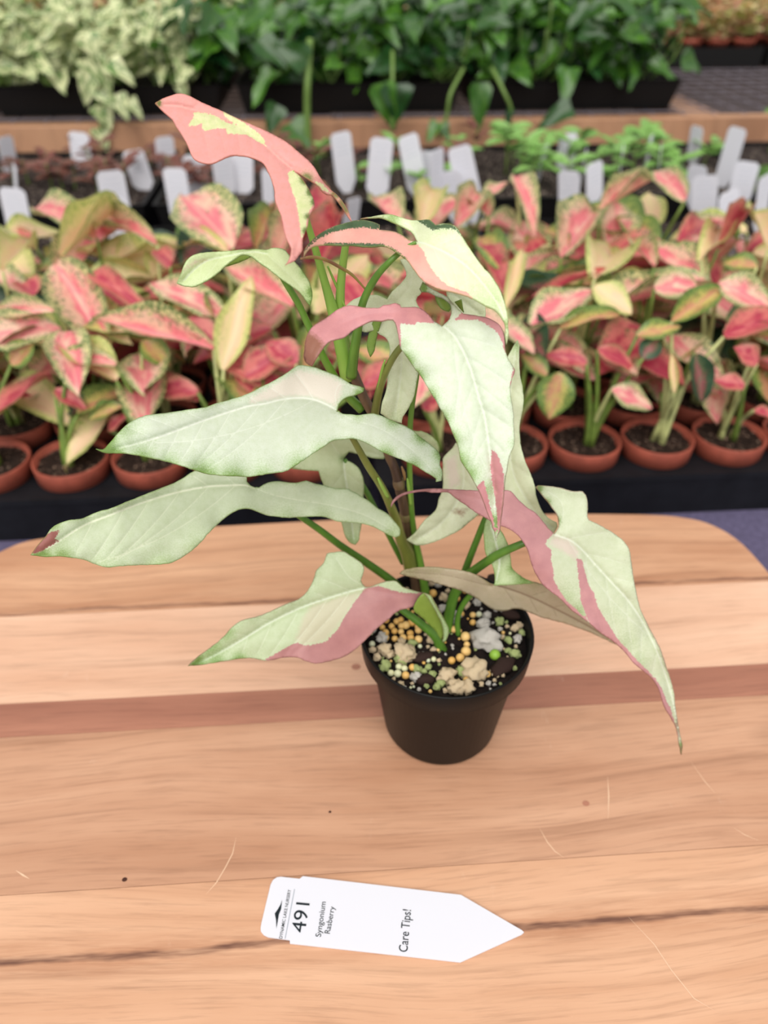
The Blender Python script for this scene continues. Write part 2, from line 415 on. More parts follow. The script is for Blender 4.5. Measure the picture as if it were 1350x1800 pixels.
def put(kind, px, py, r, sz=1.0):
    z = SZ+0.0006
    p = WZ(px, py, z); rr = r*0.385/FPX*0.96
    p = WZ(px, py, z+rr*0.45)
    dd = Vector((p.x-PC.x, p.y-PC.y)); lim = 0.0415-rr
    if dd.length > lim: dd = dd.normalized()*lim; p.x, p.y = PC.x+dd.x, PC.y+dd.y
    if kind in PEL: me, nm = PEL[kind], 'fertilizer_pellet'
    else: me, nm = random.choice(CH[kind]), 'pumice_chunk'
    rot = Matrix.Rotation(R(0, 6.28), 4, 'Z') @ Matrix.Rotation(R(-0.6, 0.6), 4, 'X')
    obj(nm, me, soil, Matrix.Translation(p) @ rot @ Matrix.Diagonal((rr, rr, rr, 1)))
    DONE.append((px, py, r))
DONE = []
for a in (('w', 857, 1125, 24), ('t', 837, 1177, 23), ('t', 785, 1188, 15), ('t', 804, 1208, 15), ('t', 822, 1206, 13), ('t', 713, 1150, 20), ('n', 704, 1158, 12), ('g', 870, 1151, 10), ('t', 678, 1141, 13), ('w', 672, 1120, 11),
          ('w', 848, 1098, 13), ('w', 856, 1082, 9), ('w', 910, 1123, 9), ('w', 839, 1058, 9), ('w', 777, 1069, 8), ('w', 799, 1081, 10), ('w', 799, 1093, 8), ('t', 706, 1128, 9), ('n', 724, 1131, 8), ('y', 818, 1119, 9), ('y', 819, 1145, 9),
          ('y', 809, 1156, 8), ('y', 794, 1161, 7), ('y', 820.6, 1133, 6), ('n', 760, 1185, 7), ('n', 811, 1180, 10), ('y', 820.6, 1196, 7), ('w', 731, 1191, 9), ('n', 677, 1171, 11), ('y', 713, 1187, 7), ('p', 699, 1184, 7), ('y', 725, 1173, 6.5),
          ('p', 711, 1175, 6), ('p', 701, 1172, 6), ('p', 687, 1183, 6), ('n', 734, 1177, 8), ('t', 921, 1097, 7), ('t', 907, 1103, 8), ('n', 920, 1112, 7), ('n', 894, 1125, 7), ('n', 906, 1149, 9), ('n', 894, 1144, 6), ('n', 879, 1092, 9),
          ('y', 761, 1043, 8), ('t', 780, 1049, 9), ('w', 767, 994, 8), ('w', 788, 997, 6), ('t', 750, 996, 6), ('t', 691, 1013, 6), ('t', 698, 1014, 5), ('y', 831, 1081, 6), ('y', 831, 1094, 6), ('p', 842, 1080, 6), ('y', 811, 1079, 6), ('y', 797, 1106, 7),
          ('t', 684, 1150, 9), ('t', 655, 1142, 7), ('t', 663, 1155, 8), ('p', 654, 1132, 6), ('n', 753, 1172, 6), ('n', 745, 1180, 5), ('y', 857, 1185, 6), ('w', 859, 1201, 5), ('t', 818, 1063, 8), ('y', 804, 1052, 6), ('n', 775, 1201, 8), ('n', 768, 1207, 7), ('t', 758, 1124, 9)): put(*a)
yy = 1081
while yy < 1124:
    xx = 671 + (int(yy) % 3)*4
    while xx < 742:
        if yy > 1081 + max(0, (690-xx))*0.9: put('y', xx+R(-3, 3), yy+R(-3, 3), R(5.6, 8))
        xx += R(12, 17)
    yy += 10
cnt = 0
while cnt < 110:
    px, py = R(642, 930), R(992, 1216)
    p = WZ(px, py, SZ)
    if not inpot(p, 0.0385): continue
    r = R(2.2, 5.0)
    if any((px-a)**2+(py-b)**2 < (r+c)**2*0.9 for a, b, c in DONE): continue
    put(random.choice('yytptwnw'), px, py, r); cnt += 1
for (px, py, L, wd, rz) in ((884, 1172, 0.016, 0.009, 0.7), (745, 1155, 0.011, 0.006, 0.2), (900, 1080, 0.012, 0.006, -0.4), (748, 1195, 0.010, 0.006, 0.1), (850, 1040, 0.012, 0.008, 0.4), (865, 1020, 0.010, 0.007, 0.9)):
    p = WZ(px, py, SZ+0.0015)
    me = ico('bark_piece', 2, M['bark'], 0.3, px, (1, 1, 1))
    obj('bark_piece', me, soil, Matrix.Translation(p) @ Matrix.Rotation(rz, 4, 'Z') @ Matrix.Diagonal((L/2, wd/2, 0.0025, 1)))

# --- leaves ---------------------------------------------------------------------------------------
def arr(p): return np.array(p, float)
def smooth_poly(pts, step=5.0, seed=0, jag=0.5):
    P = arr(pts); n = len(P); out = []
    def corner(i):
        a = P[i]-P[i-1]; b = P[(i+1) % n]-P[i]
        c = np.dot(a, b)/(np.linalg.norm(a)*np.linalg.norm(b)+1e-9); return c < 0.45
    cn = [corner(i) for i in range(n)]
    for i in range(n):
        p1, p2 = P[i], P[(i+1) % n]
        p0 = p1*2-p2 if cn[i] else P[i-1]
        p3 = p2*2-p1 if cn[(i+1) % n] else P[(i+2) % n]
        m = max(1, int(np.linalg.norm(p2-p1)/step))
        for k in range(m):
            t = k/m
            q = 0.5*((2*p1)+(p2-p0)*t+(2*p0-5*p1+4*p2-p3)*t*t+(3*p1-p0-3*p2+p3)*t**3)
            if k: q = q + np.array([noise.noise(Vector((q[0]*0.13, q[1]*0.13, seed))), noise.noise(Vector((q[0]*0.13, q[1]*0.13, seed+9)))])*jag
            out.append(q)
    return arr(out)
def seg_dist(Q, P, closed=True):
    A = P; B = np.roll(P, -1, 0) if closed else P[1:]
    if not closed: A = P[:-1]
    d = np.full(len(Q), 1e9)
    for a, b in zip(A, B):
        ab = b-a; t = np.clip(((Q-a)@ab)/(ab@ab+1e-12), 0, 1)
        d = np.minimum(d, np.linalg.norm(Q-(a+t[:, None]*ab), axis=1))
    return d
def inside(Q, P):
    x, y = Q[:, 0], Q[:, 1]; c = np.zeros(len(Q), bool); j = len(P)-1
    for i in range(len(P)):
        xi, yi = P[i]; xj, yj = P[j]
        with np.errstate(divide='ignore', invalid='ignore'):
            t = ((yi > y) != (yj > y)) & (x < (xj-xi)*(y-yi)/(yj-yi+1e-12)+xi)
        c ^= t; j = i
    return c
def sdist(Q, polys, clip=40.0):
    out = np.full(len(Q), -clip)
    for p in polys:
        p = arr(p); d = seg_dist(Q, p); out = np.maximum(out, np.where(inside(Q, p), d, -d))
    return np.clip(out, -clip, clip)
def side_veins(mid, out, fr, ang=48):
    M_ = arr(cr(mid, 6)); res = []
    L = np.concatenate([[0], np.cumsum(np.linalg.norm(np.diff(M_, axis=0), axis=1))])
    for t in fr:
        i = int(np.searchsorted(L, t*L[-1])); i = min(max(i, 1), len(M_)-2)
        d = M_[i+1]-M_[i-1]; d /= np.linalg.norm(d)
        for sgn in (-1, 1):
            a = math.radians(ang)*sgn; p = M_[i].copy(); line = [p.copy()]
            for k in range(60):
                aa = a*(1-k*0.012); dv = np.array([d[0]*math.cos(aa)-d[1]*math.sin(aa), d[0]*math.sin(aa)+d[1]*math.cos(aa)])
                p = p+dv*5; 
                if not inside(p[None], out)[0]: break
                line.append(p.copy())
            if len(line) > 3: res.append(arr(line[:-1]))
    return res
def leaf_mat(name, base, pink=(198, 126, 134), white=(240, 238, 194), blush=(222, 210, 196), dark=(66, 92, 58), green=(118, 164, 40), trans=0.22, vein=(232, 238, 222), veinamt=0.4, greenamt=0.75, darknoise=14.0, edge=(120, 150, 70), rough=0.42):
    k = NT(name); uv = k.coord('UV')
    fine = k.noise(uv, 55, 4, 0.65); med = k.noise(uv, 9, 4, 0.6); mid_ = k.noise(uv, 22, 4, 0.65)
    col = k.mix(k.rng(med, 0.3, 0.7), s(*base), s(*[c*f for c, f in zip(base, (0.955, 0.965, 0.93))]))
    col = k.mix(k.math('MULTIPLY', k.rng(fine, 0.5, 0.75), 0.22), col, s(*[c*f for c, f in zip(base, (0.88, 0.915, 0.82))]))
    bl = k.rng(k.math('ADD', k.attr('bl'), k.math('MULTIPLY_ADD', mid_, 16, -8)), -4, 5)
    col = k.mix(k.math('MULTIPLY', bl, 0.85), col, s(*blush))
    vn = k.math('MULTIPLY', k.rng(k.attr('vn'), 0.0, 1.6, 1, 0), veinamt*0.85)
    mr = k.rng(k.attr('mr'), 0.4, 2.6, 1, 0)
    vv = k.math('MAXIMUM', vn, k.math('MULTIPLY', mr, min(1.0, veinamt*1.8)))
    col = k.mix(vv, col, s(*vein))
    jag = k.math('MULTIPLY_ADD', mid_, 9.0, -4.5)
    pk = k.rng(k.math('ADD', k.attr('pk'), jag), -0.5, 0.7)
    pcol = k.mix(k.rng(k.noise(uv, 5, 4), 0.3, 0.7), s(*pink), s(*[min(255, c*f) for c, f in zip(pink, (1.06, 1.08, 1.06))]))
    pcol = k.mix(k.math('MULTIPLY', k.rng(k.noise(uv, 70, 3), 0.5, 0.8), 0.25), pcol, s(*[c*f for c, f in zip(pink, (0.86, 0.82, 0.82))]))
    pcol = k.mix(k.math('MULTIPLY', vv, 0.35), pcol, s(*[min(255, c*1.12) for c in pink]))
    col = k.mix(pk, col, pcol)
    wh = k.rng(k.math('ADD', k.attr('wh'), jag), -0.5, 0.7)
    wcol = k.mix(k.rng(med, 0.35, 0.65), s(*white), s(*[c*f for c, f in zip(white, (0.93, 0.97, 0.88))]))
    col = k.mix(wh, col, wcol)
    # green flush, grainy
    npk = k.math('SUBTRACT', 1.0, pk)
    gr = k.math('ADD', k.attr('gr'), k.math('MULTIPLY_ADD', k.noise(uv, 36, 5, 0.7), 1.3, -0.65))
    col = k.mix(k.math('MULTIPLY', k.math('MULTIPLY', k.rng(gr, 0.1, 1.0), greenamt), npk), col, s(*green))
    gr2 = k.math('ADD', k.attr('gr'), k.math('MULTIPLY_ADD', fine, 2.4, -1.35))
    col = k.mix(k.math('MULTIPLY', k.math('MULTIPLY', k.rng(gr2, 0.45, 0.85), 0.65*greenamt), npk), col, s(*[c*0.68 for c in green]))
    dk = k.rng(k.math('ADD', k.attr('dk'), k.math('MULTIPLY_ADD', k.noise(uv, 30, 5, 0.75), darknoise*2, -darknoise)), -0.4, 0.8)
    col = k.mix(dk, col, k.mix(k.rng(med, 0.3, 0.7), s(*dark), s(*[c*1.25 for c in dark])))
    ed = k.rng(k.math('ADD', k.attr('ed'), k.math('MULTIPLY_ADD', mid_, 3, -1.5)), 0.2, 1.8, 1, 0)
    col = k.mix(k.math('MULTIPLY', ed, 0.55), col, s(*edge))
    br = k.rng(k.math('ADD', k.attr('br'), k.math('MULTIPLY_ADD', mid_, 16, -8)), -4, 6)
    col = k.mix(k.math('MULTIPLY', br, 0.85), col, s(138, 92, 64))
    hgt = k.math('SUBTRACT', k.math('MULTIPLY', k.noise(uv, 30, 3), 0.35), k.math('MULTIPLY', k.rng(k.attr('vn'), 0, 4.5, 1, 0), 0.5))
    k.bump(hgt, 0.18, 0.0005)
    return k.fin(col, rough, 0.4, trans)
ATTR = ('pk', 'wh', 'bl', 'dk', 'gr', 'ed', 'vn', 'mr', 'br')
def leaf_piece(sp, seed):
    out = smooth_poly(sp['out'], 5.0, seed, sp.get('jag', 0.9))
    gs = sp.get('grid', 4.2)
    x0, y0 = out.min(0); x1, y1 = out.max(0)
    X, Y = np.meshgrid(np.arange(x0, x1, gs), np.arange(y0, y1, gs*0.87))
    X = X + (np.arange(X.shape[0]) % 2)[:, None]*gs/2
    Q = np.stack([X.ravel(), Y.ravel()], 1)
    mid = arr(cr(sp['mid'], 8)) if sp.get('mid') else None
    veins = []
    if mid is not None:
        veins = side_veins(sp['mid'], out, sp.get('fr', (0.12, 0.26, 0.4, 0.54, 0.68, 0.8)), sp.get('ang', 46))
    lob = [arr(cr(l, 8)) for l in sp.get('lob', [])]
    vpts = []
    for l in ([mid] if mid is not None else []) + veins + lob:
        for a, b in zip(l[:-1], l[1:]):
            m = max(1, int(np.linalg.norm(b-a)/3.2))
            vpts += [a+(b-a)*k/m for k in range(m)]
    if vpts:
        vpts = arr(vpts); dv = np.min(np.stack([seg_dist(Q, l, False) for l in ([mid] if mid is not None else [])+veins+lob]), 0)
        Q = np.concatenate([Q[dv > 1.6], vpts])
    keep = inside(Q, out); Q = Q[keep]; Q = Q[seg_dist(Q, out) > 1.5]
    V = [Vector(p) for p in out] + [Vector(p) for p in Q]
    r = delaunay_2d_cdt(V, [], [list(range(len(out)))], 1, 1e-4)
    P = arr([tuple(v) for v in r[0]]); F = [tuple(t) for t in r[2]]
    jx, jy = sp['j']; u = (P[:, 0]-jx)/100; w_ = (jy-P[:, 1])/100
    Yd = sp['Y'] + sp.get('gx', 0)*u + sp.get('gy', 0)*w_
    mr = seg_dist(P, mid, False) if mid is not None else np.full(len(P), 50.0)
    vs = veins+lob
    vn = np.min(np.stack([seg_dist(P, l, False) for l in vs]), 0) if vs else np.full(len(P), 50.0)
    if mid is not None:
        Yd = Yd - sp.get('fold', 0.010)*0.6*(1-np.exp(-mr/60)) + sp.get('cup', 0.010)*(110*(1-np.exp(-mr/110))/100)**2 + 0.0007*np.exp(-(mr/4.0)**2)
    Yd = Yd + 0.00022*np.exp(-(vn/4.0)**2)
    ed = seg_dist(P, out)
    rip = arr([noise.noise(Vector((a*0.022, b*0.022, seed*3.3))) for a, b in P])
    Yd = Yd + 0.0028*rip*np.exp(-ed/25.0)
    for (bx, by, am, sg) in sp.get('bumps', []):
        Yd = Yd + am*np.exp(-((P[:, 0]-bx)**2+(P[:, 1]-by)**2)/(2*sg*sg))
    gr = np.zeros(len(P))
    for (gx_, gy_, rad, am) in sp.get('green', []):
        gr = np.maximum(gr, am*np.exp(-((P[:, 0]-gx_)**2+(P[:, 1]-gy_)**2)/(rad*rad)))
    gr = gr*(0.30+0.85*np.exp(-ed/15.0))
    gr = np.maximum(gr, sp.get('rimgreen', 0.35)*np.exp(-ed/6.0))
    at = dict(pk=sdist(P, sp.get('pink', [])), wh=sdist(P, sp.get('white', [])), bl=sdist(P, sp.get('blush', [])), dk=sdist(P, sp.get('dark', [])), gr=gr, ed=ed, vn=vn, mr=mr, br=sdist(P, sp.get('brown', [])))
    co = [W(a, b, y_) for (a, b), y_ in zip(P, Yd)]
    F2 = []
    for t in F:
        a, b, c = (P[i] for i in t)
        cr_ = (b[0]-a[0])*(c[1]-a[1])-(b[1]-a[1])*(c[0]-a[0])
        F2.append(t if cr_ < 0 else t[::-1])
    return co, F2, P, at
NLEAF = [0]
def leaf(pieces, mats, thick=0.0005):
    NLEAF[0] += 1
    co, F, uv, mi = [], [], [], []; at = {k: [] for k in ATTR}
    for q, sp in enumerate(pieces):
        c, f_, P, a = leaf_piece(sp, NLEAF[0]*2+q*0.7)
        o = len(co); co += c; F += [tuple(i+o for i in t) for t in f_]; uv += [(p[0]/100, p[1]/100) for p in P]; mi += [sp.get('mat', 0)]*len(f_)
        for k in ATTR: at[k] += list(a[k])
    me = bpy.data.meshes.new('leaf'); me.from_pydata([tuple(c) for c in co], [], F); me.update()
    for m in mats: me.materials.append(m)
    me.polygons.foreach_set('material_index', mi); me.polygons.foreach_set('use_smooth', [True]*len(F))
    ul = me.uv_layers.new(name='UVMap'); li = np.zeros(len(me.loops), int); me.loops.foreach_get('vertex_index', li)
    ul.data.foreach_set('uv', arr(uv)[li].ravel())
    for k in ATTR:
        A = me.attributes.new(k, 'FLOAT', 'POINT'); A.data.foreach_set('value', arr(at[k]))
    ob = obj('leaf', me, plant)
    md = ob.modifiers.new('thickness', 'SOLIDIFY'); md.thickness = thick; md.offset = -1
    return ob

PALE = (222, 231, 206); SAGE = (200, 215, 178); SAGE2 = (188, 206, 166)
m_under = leaf_mat('leaf_under_green', (134, 156, 66), green=(100, 130, 50), trans=0.2, veinamt=0.15)
m_under_beige = leaf_mat('leaf_under_beige', (188, 176, 152), green=(150, 150, 104), trans=0.15, vein=(146, 128, 106), veinamt=0.55, edge=(130, 110, 70))
# L1: top pink leaf
L1 = dict(j=(513, 299), Y=.275, gx=.003, gy=.022,
 out=[(273, 180.5), (286, 173), (300, 168), (309, 165), (325, 165.5), (340, 172), (360, 182), (388, 194), (420, 209), (450, 222), (480, 236), (503, 249), (525, 267), (545, 285), (552, 293), (558, 303), (568, 319), (583, 335), (590, 340), (601, 352), (612, 370), (618, 388), (611, 380), (600, 363), (584, 343), (576, 342), (569, 338), (560, 327), (551, 321), (540, 314), (530, 308), (516, 300),
      (525, 307), (533, 316), (540, 327), (547, 340), (552, 352), (553, 364), (547, 374), (543, 384), (541, 397), (535, 412), (532, 422), (532, 440), (525, 450), (518, 459), (508, 463), (501, 467), (509, 455), (512, 437), (505, 424), (499, 405), (494, 380), (488, 365), (483, 350), (482, 333), (477, 315), (470, 300), (463, 287), (449, 279), (431, 274), (411, 272.5), (395, 277), (378, 285.5), (366, 288), (355, 286), (342, 280), (335, 270), (328, 252), (318, 235), (308, 220), (302, 209), (292, 200), (282, 190)],
 mid=[(512, 296), (490, 278), (468, 257), (440, 236), (410, 215), (370, 200), (340, 193), (310, 186), (285, 185)], fr=(.2, .35, .5, .65, .8), ang=-140, lob=[[(505, 300), (513, 335), (522, 375), (527, 410), (518, 452)], [(518, 296), (545, 305), (575, 335), (600, 360)]],
 white=[[(328, 223), (341, 207), (339, 199), (348, 196), (375, 202), (400, 216), (430, 222), (455, 238), (468, 257), (450, 247), (434, 237), (398, 235), (398, 226), (380, 226), (360, 230), (354, 225), (357, 216), (345, 221)], [(389, 194), (402, 200), (430, 216), (452, 232), (464, 243), (468, 257), (448, 240), (420, 221), (396, 207)],
        [(506, 303), (513, 299), (524, 306), (533, 316), (540, 327), (547, 340), (551, 352), (548, 364), (540, 378), (538, 398), (535, 414), (530, 418), (527, 395), (524, 375), (520, 352), (513, 335), (508, 318)], [(550, 318), (566, 322), (584, 340), (570, 336)]],
 dark=[], green=[(276, 181, 7, 2.0), (535, 316, 10, 1.4), (545, 338, 8, 1.5), (551, 355, 6, 1.5), (540, 380, 6, 1.4), (536, 405, 6, 1.4), (606, 362, 14, 1.6), (590, 342, 8, 1.3), (540, 312, 12, 1.2)], rimgreen=0.1, bumps=[(520, 420, -.006, 40), (590, 345, .01, 30)])
m1 = leaf_mat('leaf_pink_top', (236, 168, 164), white=(228, 227, 182), green=(110, 140, 50), trans=0.25, vein=(238, 176, 164), veinamt=0.35, edge=(196, 120, 100))
leaf([L1], [m1])
# wh drawn over green, so flush the green on white with dark jagged rim handled by edge colour
# L2
L2 = dict(j=(733, 424), Y=.262, gy=.020,
 out=[(733, 424.4), (719, 421.7), (705.4, 412), (689, 406), (667, 403.9), (668, 395), (656, 390), (639.6, 386.6), (620.4, 388.2), (604, 392.9), (584.8, 398.4), (568.4, 406.6), (554.7, 416.2), (541, 429.9), (534, 442), (533.3, 451.8), (539.6, 440.9), (550.6, 432.6), (571, 429.9), (598.5, 430.7), (626, 431.8), (650.6, 433.5), (672.5, 431.8), (686, 435.4), (700, 445), (713.6, 454.6), (721.9, 465.5), (732.8, 480.6), (743.8, 494.3), (757.5, 502.5), (776.7, 509.4), (798.6, 513.5), (817.8, 519), (837, 527.2), (853.4, 536.8), (869.9, 543.6), (880.8, 554.6), (887.7, 571), (888.5, 587.5), (890.4, 605.3), (894, 587.5), (893.2, 568.3), (891.8, 551.9), (886.3, 529.9), (878, 508), (864.4, 486), (845, 464), (831.5, 445), (820.5, 428.5), (812.3, 414.8), (804, 401), (793, 394.3), (776.7, 392.9), (765.7, 395.6), (754.7, 386), (738.3, 386.9), (721.9, 386.6), (705.4, 381.9), (689, 377), (675.3, 377), (662, 379), (634, 384), (655, 383), (672.5, 383.3), (689, 390), (705.4, 397), (721.9, 406.6), (728.7, 416.2)],
 mid=[(734, 425), (752, 430), (785, 445), (820, 468), (850, 500), (875, 535), (888, 565)], lob=[[(730, 425), (700, 425), (660, 417), (610, 413), (565, 423)], [(735, 422), (725, 400), (700, 389), (675, 380)]],
 pink=[[(733, 420), (722, 425), (738, 432.6), (746.5, 445), (752, 461.4), (763, 477.8), (774, 491.5), (790.4, 503.9), (804, 508), (820.5, 513.5), (836, 529), (817, 522), (776, 513), (740, 497), (718, 465), (695, 445), (672, 436), (600, 436), (550, 438), (530, 455), (530, 440), (560, 408), (600, 390), (640, 380), (670, 393), (690, 402)]],
 dark=[[(530, 450), (541, 428), (560, 410), (600, 391), (640, 384), (668, 392), (667, 404), (640, 400), (610, 403), (580, 410), (556, 422), (540, 437)], [(570, 426), (620, 427), (672, 428), (698, 440), (716, 456), (713, 458), (690, 440), (660, 437), (570, 434)], [(728, 384), (756, 384), (768, 395), (790, 392), (806, 402), (815, 418), (798, 403), (775, 402), (760, 405), (742, 393)]],
 blush=[[(738, 430), (765, 434), (800, 450), (830, 490), (800, 480), (770, 480), (752, 455)]], rimgreen=0.3, green=[(690, 384, 16, 1.0), (860, 520, 40, .5), (780, 400, 25, .5), (888, 570, 12, .8)], bumps=[(600, 420, -.006, 50), (680, 382, .012, 40), (722, 395, .010, 25)])
m2 = leaf_mat('leaf_two_tone', (234, 242, 208), pink=(232, 170, 158), dark=(70, 92, 62), green=(168, 206, 112), blush=(238, 226, 206), darknoise=10, edge=(150, 160, 90))
leaf([L2], [m2])
# L3 central
L3 = dict(j=(777, 573), Y=.245, gy=.012, gx=0.0,
 out=[(777, 573), (770.9, 569), (761, 562), (752.2, 551.3), (743.3, 544.2), (732.7, 540), (716.7, 539.8), (705, 540), (703, 535), (695, 532.4), (685, 535), (673.8, 536), (667.5, 540.4), (651.6, 541), (637, 540), (623, 537), (608.9, 537.4), (594.7, 543), (582, 552), (568, 561.8), (552, 571.6), (543, 582), (536.9, 598), (535, 616), (533.9, 628.4), (537.8, 638), (548.4, 644.4), (553.8, 633.8), (564.4, 617.8), (576.9, 601.8), (591, 596.4), (607, 592), (619.6, 581.3), (633.8, 573.3), (648, 566.2), (658.7, 563.6), (671, 564.4), (681.8, 561.8), (690.7, 561.8), (695, 567), (697.8, 576.9), (700.4, 594.7), (704, 612.4),
      (716.7, 630.4), (727.3, 646.4), (739.8, 662.4), (748.7, 676.7), (756.7, 690), (767.4, 707.4), (778.7, 726.7), (790, 747.7), (796.4, 763.8), (802.9, 780), (806.9, 794.4), (809.3, 809), (817.4, 821.8), (825.4, 833), (833.5, 847.6), (841.5, 862), (849.6, 881.5), (857.7, 904), (865.7, 921.7), (872, 950), (875.4, 939.5), (878.6, 925), (881, 905.6), (883.4, 881.5), (885.9, 857.3), (887.5, 842.8), (891.5, 825), (894.7, 805.7), (901, 791), (904.4, 780), (904.7, 765.4), (903.6, 744.5), (903, 725), (899.5, 704), (898, 689.7), (897, 678.4), (900.7, 664.2), (905.6, 650.9), (901.6, 642.9), (894.4, 632.2), (888.8, 618), (887.7, 603.8), (886.4, 589.6), (882, 577), (874.9, 568), (865, 562), (853.6, 557.6), (835.8, 554), (814.4, 551.3),
      (807.3, 545), (798.4, 536), (791.3, 527.3), (782.4, 519.3), (768.2, 512), (754, 504), (743.3, 495.3), (738, 507), (741.6, 513), (752, 513), (764.7, 519.3), (775.3, 522.9), (786, 530), (792.2, 538), (793, 552.2), (789.6, 561)],
 mid=[(777.5, 574), (784, 577), (800, 593), (814.4, 618), (826.9, 648), (837.5, 683.8), (844.7, 709), (851, 728), (855, 752.5), (857.6, 770), (862.5, 809), (868, 857), (871.5, 930)], fr=(.06, .17, .3, .43, .56, .7), ang=38, lob=[[(772, 571), (740, 552), (700, 550), (650, 552), (600, 570), (560, 600), (545, 630)], [(782, 570), (798, 556), (798, 543), (780, 522), (755, 508)]],
 pink=[[(768, 570), (763, 568), (732.7, 566.4), (728.2, 571), (703, 568.5), (705, 597), (705, 613), (690, 600), (680, 570), (640, 580), (600, 600), (560, 640), (545, 650), (525, 640), (530, 590), (560, 550), (610, 530), (680, 530), (700, 525), (750, 538), (765, 562)], [(798.4, 562.9), (823, 562), (841, 562.9), (855.3, 570), (869.6, 579.8), (878.4, 591.3), (883.8, 603.8), (884, 611), (889, 622), (895, 600), (890, 575), (860, 550), (815, 546)], [(901, 638), (901, 650), (896.5, 680), (910, 655)],
       [(864, 787.2), (875.4, 800.9), (881.8, 817), (885.9, 834.7), (886, 854), (886, 882), (884, 906), (881, 925), (876, 940), (873.8, 918.5), (873, 897.6), (868.9, 870), (864, 841.2), (861.7, 817), (864, 802.5)], [(841, 852), (849.6, 842.8), (851.2, 849.2), (856, 865.3), (860, 883), (865.7, 905.6), (869, 921.7), (872, 944), (863, 924), (855, 906), (845, 880), (836, 858)]],
 green=[(716, 632, 22, 1.0), (735, 660, 22, .95), (757, 695, 22, .9), (780, 735, 22, .85), (797, 770, 24, .9), (812, 810, 26, 1.0), (830, 830, 22, 1.0), (860, 860, 22, 1.1), (868, 920, 18, 1.6), (712, 605, 14, .7), (744, 507, 9, 1.4), (745, 500, 7, 1.3), (899, 700, 12, .5), (900, 780, 14, .5)], rimgreen=0.35,
 brown=[[(530, 645), (550, 648), (572, 606), (556, 590), (540, 582), (530, 600)]],
 bumps=[(560, 620, -.010, 45), (760, 508, .012, 40), (850, 900, .004, 40)])
m3 = leaf_mat('leaf_centre', (224, 232, 214), pink=(202, 140, 144), green=(124, 172, 40), veinamt=0.22, vein=(240, 244, 236), edge=(130, 110, 80))
L3b = dict(j=(780, 535), Y=.262, gy=.01, mat=1, out=[(764, 519), (775, 521), (788, 529), (793.5, 541), (789.6, 547.8), (778.9, 545), (770, 537)], rimgreen=.8)
leaf([L3, L3b], [m3, m_under])
# L4 left upper
L4 = dict(j=(592, 720), Y=.255, gx=.006, gy=.018,
 out=[(168.9, 788.5), (181, 790), (193.3, 777.8), (206.7, 762), (222.2, 746.7), (240, 735.6), (262.2, 728.9), (293.3, 725.6), (328.9, 720), (364.4, 715.6), (377.8, 710), (404.4, 702.2), (437.8, 691), (456, 681.3), (482.7, 668), (509.3, 652), (525.3, 641.9), (538.7, 642.7), (557.3, 646.7), (581.3, 656), (600, 664), (616, 674.7), (632, 678.7), (640, 681.9), (638.7, 688), (626.7, 693.3), (610.7, 697.3), (600, 704), (594.7, 710.7), (592.5, 720.8), (602.7, 727.2), (616, 728), (632, 729.3), (650.7, 726.7), (666.7, 729.3), (682.7, 736), (704, 745.3), (722.7, 754.7), (738.7, 768), (754.7, 780), (768, 790.7), (774.7, 804), (773.3, 814.7), (778, 830.7), (776.5, 845.3), (766.7, 847.2), (766.7, 841.3), (749.3, 830.7), (730.7, 818.7), (709.3, 809.3), (688, 801.3), (669.3, 793.3), (653.3, 784), (637.3, 776), (621.3, 770.7), (605.3, 772), (584, 774.7), (568, 785.3), (552, 796), (538.7, 805.3), (520, 817.3), (501.3, 828), (472, 832), (440, 837.3), (426.7, 836.7), (400, 835.6), (371, 833.3), (348.9, 827.8), (320, 818.9), (293.3, 811), (266.7, 804.4), (237.8, 798.9), (211, 795.6), (186.7, 795.6)],
 mid=[(591, 720), (573, 710.7), (552, 702.7), (525.3, 699.5), (493, 702.7), (466.7, 709.3), (440, 713.3), (426.7, 716.7), (382, 731), (337.8, 746.7), (293.3, 763.3), (249, 777.8), (204, 789)], fr=(.1, .22, .34, .46, .58, .7, .82), ang=44, lob=[[(593, 721), (620, 738), (660, 750), (700, 772), (740, 805), (770, 838)], [(591, 716), (590, 690), (600, 675), (625, 683)]],
 blush=[[(440, 700), (482, 676), (525, 650), (580, 660), (604, 675), (592, 716), (570, 706), (545, 697), (510, 697), (470, 704), (440, 710)]],
 green=[(190, 790, 35, 1.2), (225, 765, 30, .8), (250, 795, 30, .8), (300, 808, 26, .7), (360, 822, 34, 1.0), (410, 828, 34, .9), (460, 826, 28, .7), (520, 812, 26, .8), (560, 790, 20, .6), (640, 682, 12, 1.0), (630, 690, 10, 1.0), (680, 795, 20, .9), (730, 815, 20, .8), (770, 835, 20, .7), (740, 770, 18, 1.0), (770, 800, 16, .9), (690, 742, 18, .8), (630, 732, 16, .6)], rimgreen=.5,
 bumps=[(540, 655, .010, 60), (430, 700, .004, 60)])
m4 = leaf_mat('leaf_left_upper', (216, 224, 207), blush=(230, 220, 208), green=(122, 168, 40), veinamt=0.5, vein=(236, 240, 228))
leaf([L4], [m4])
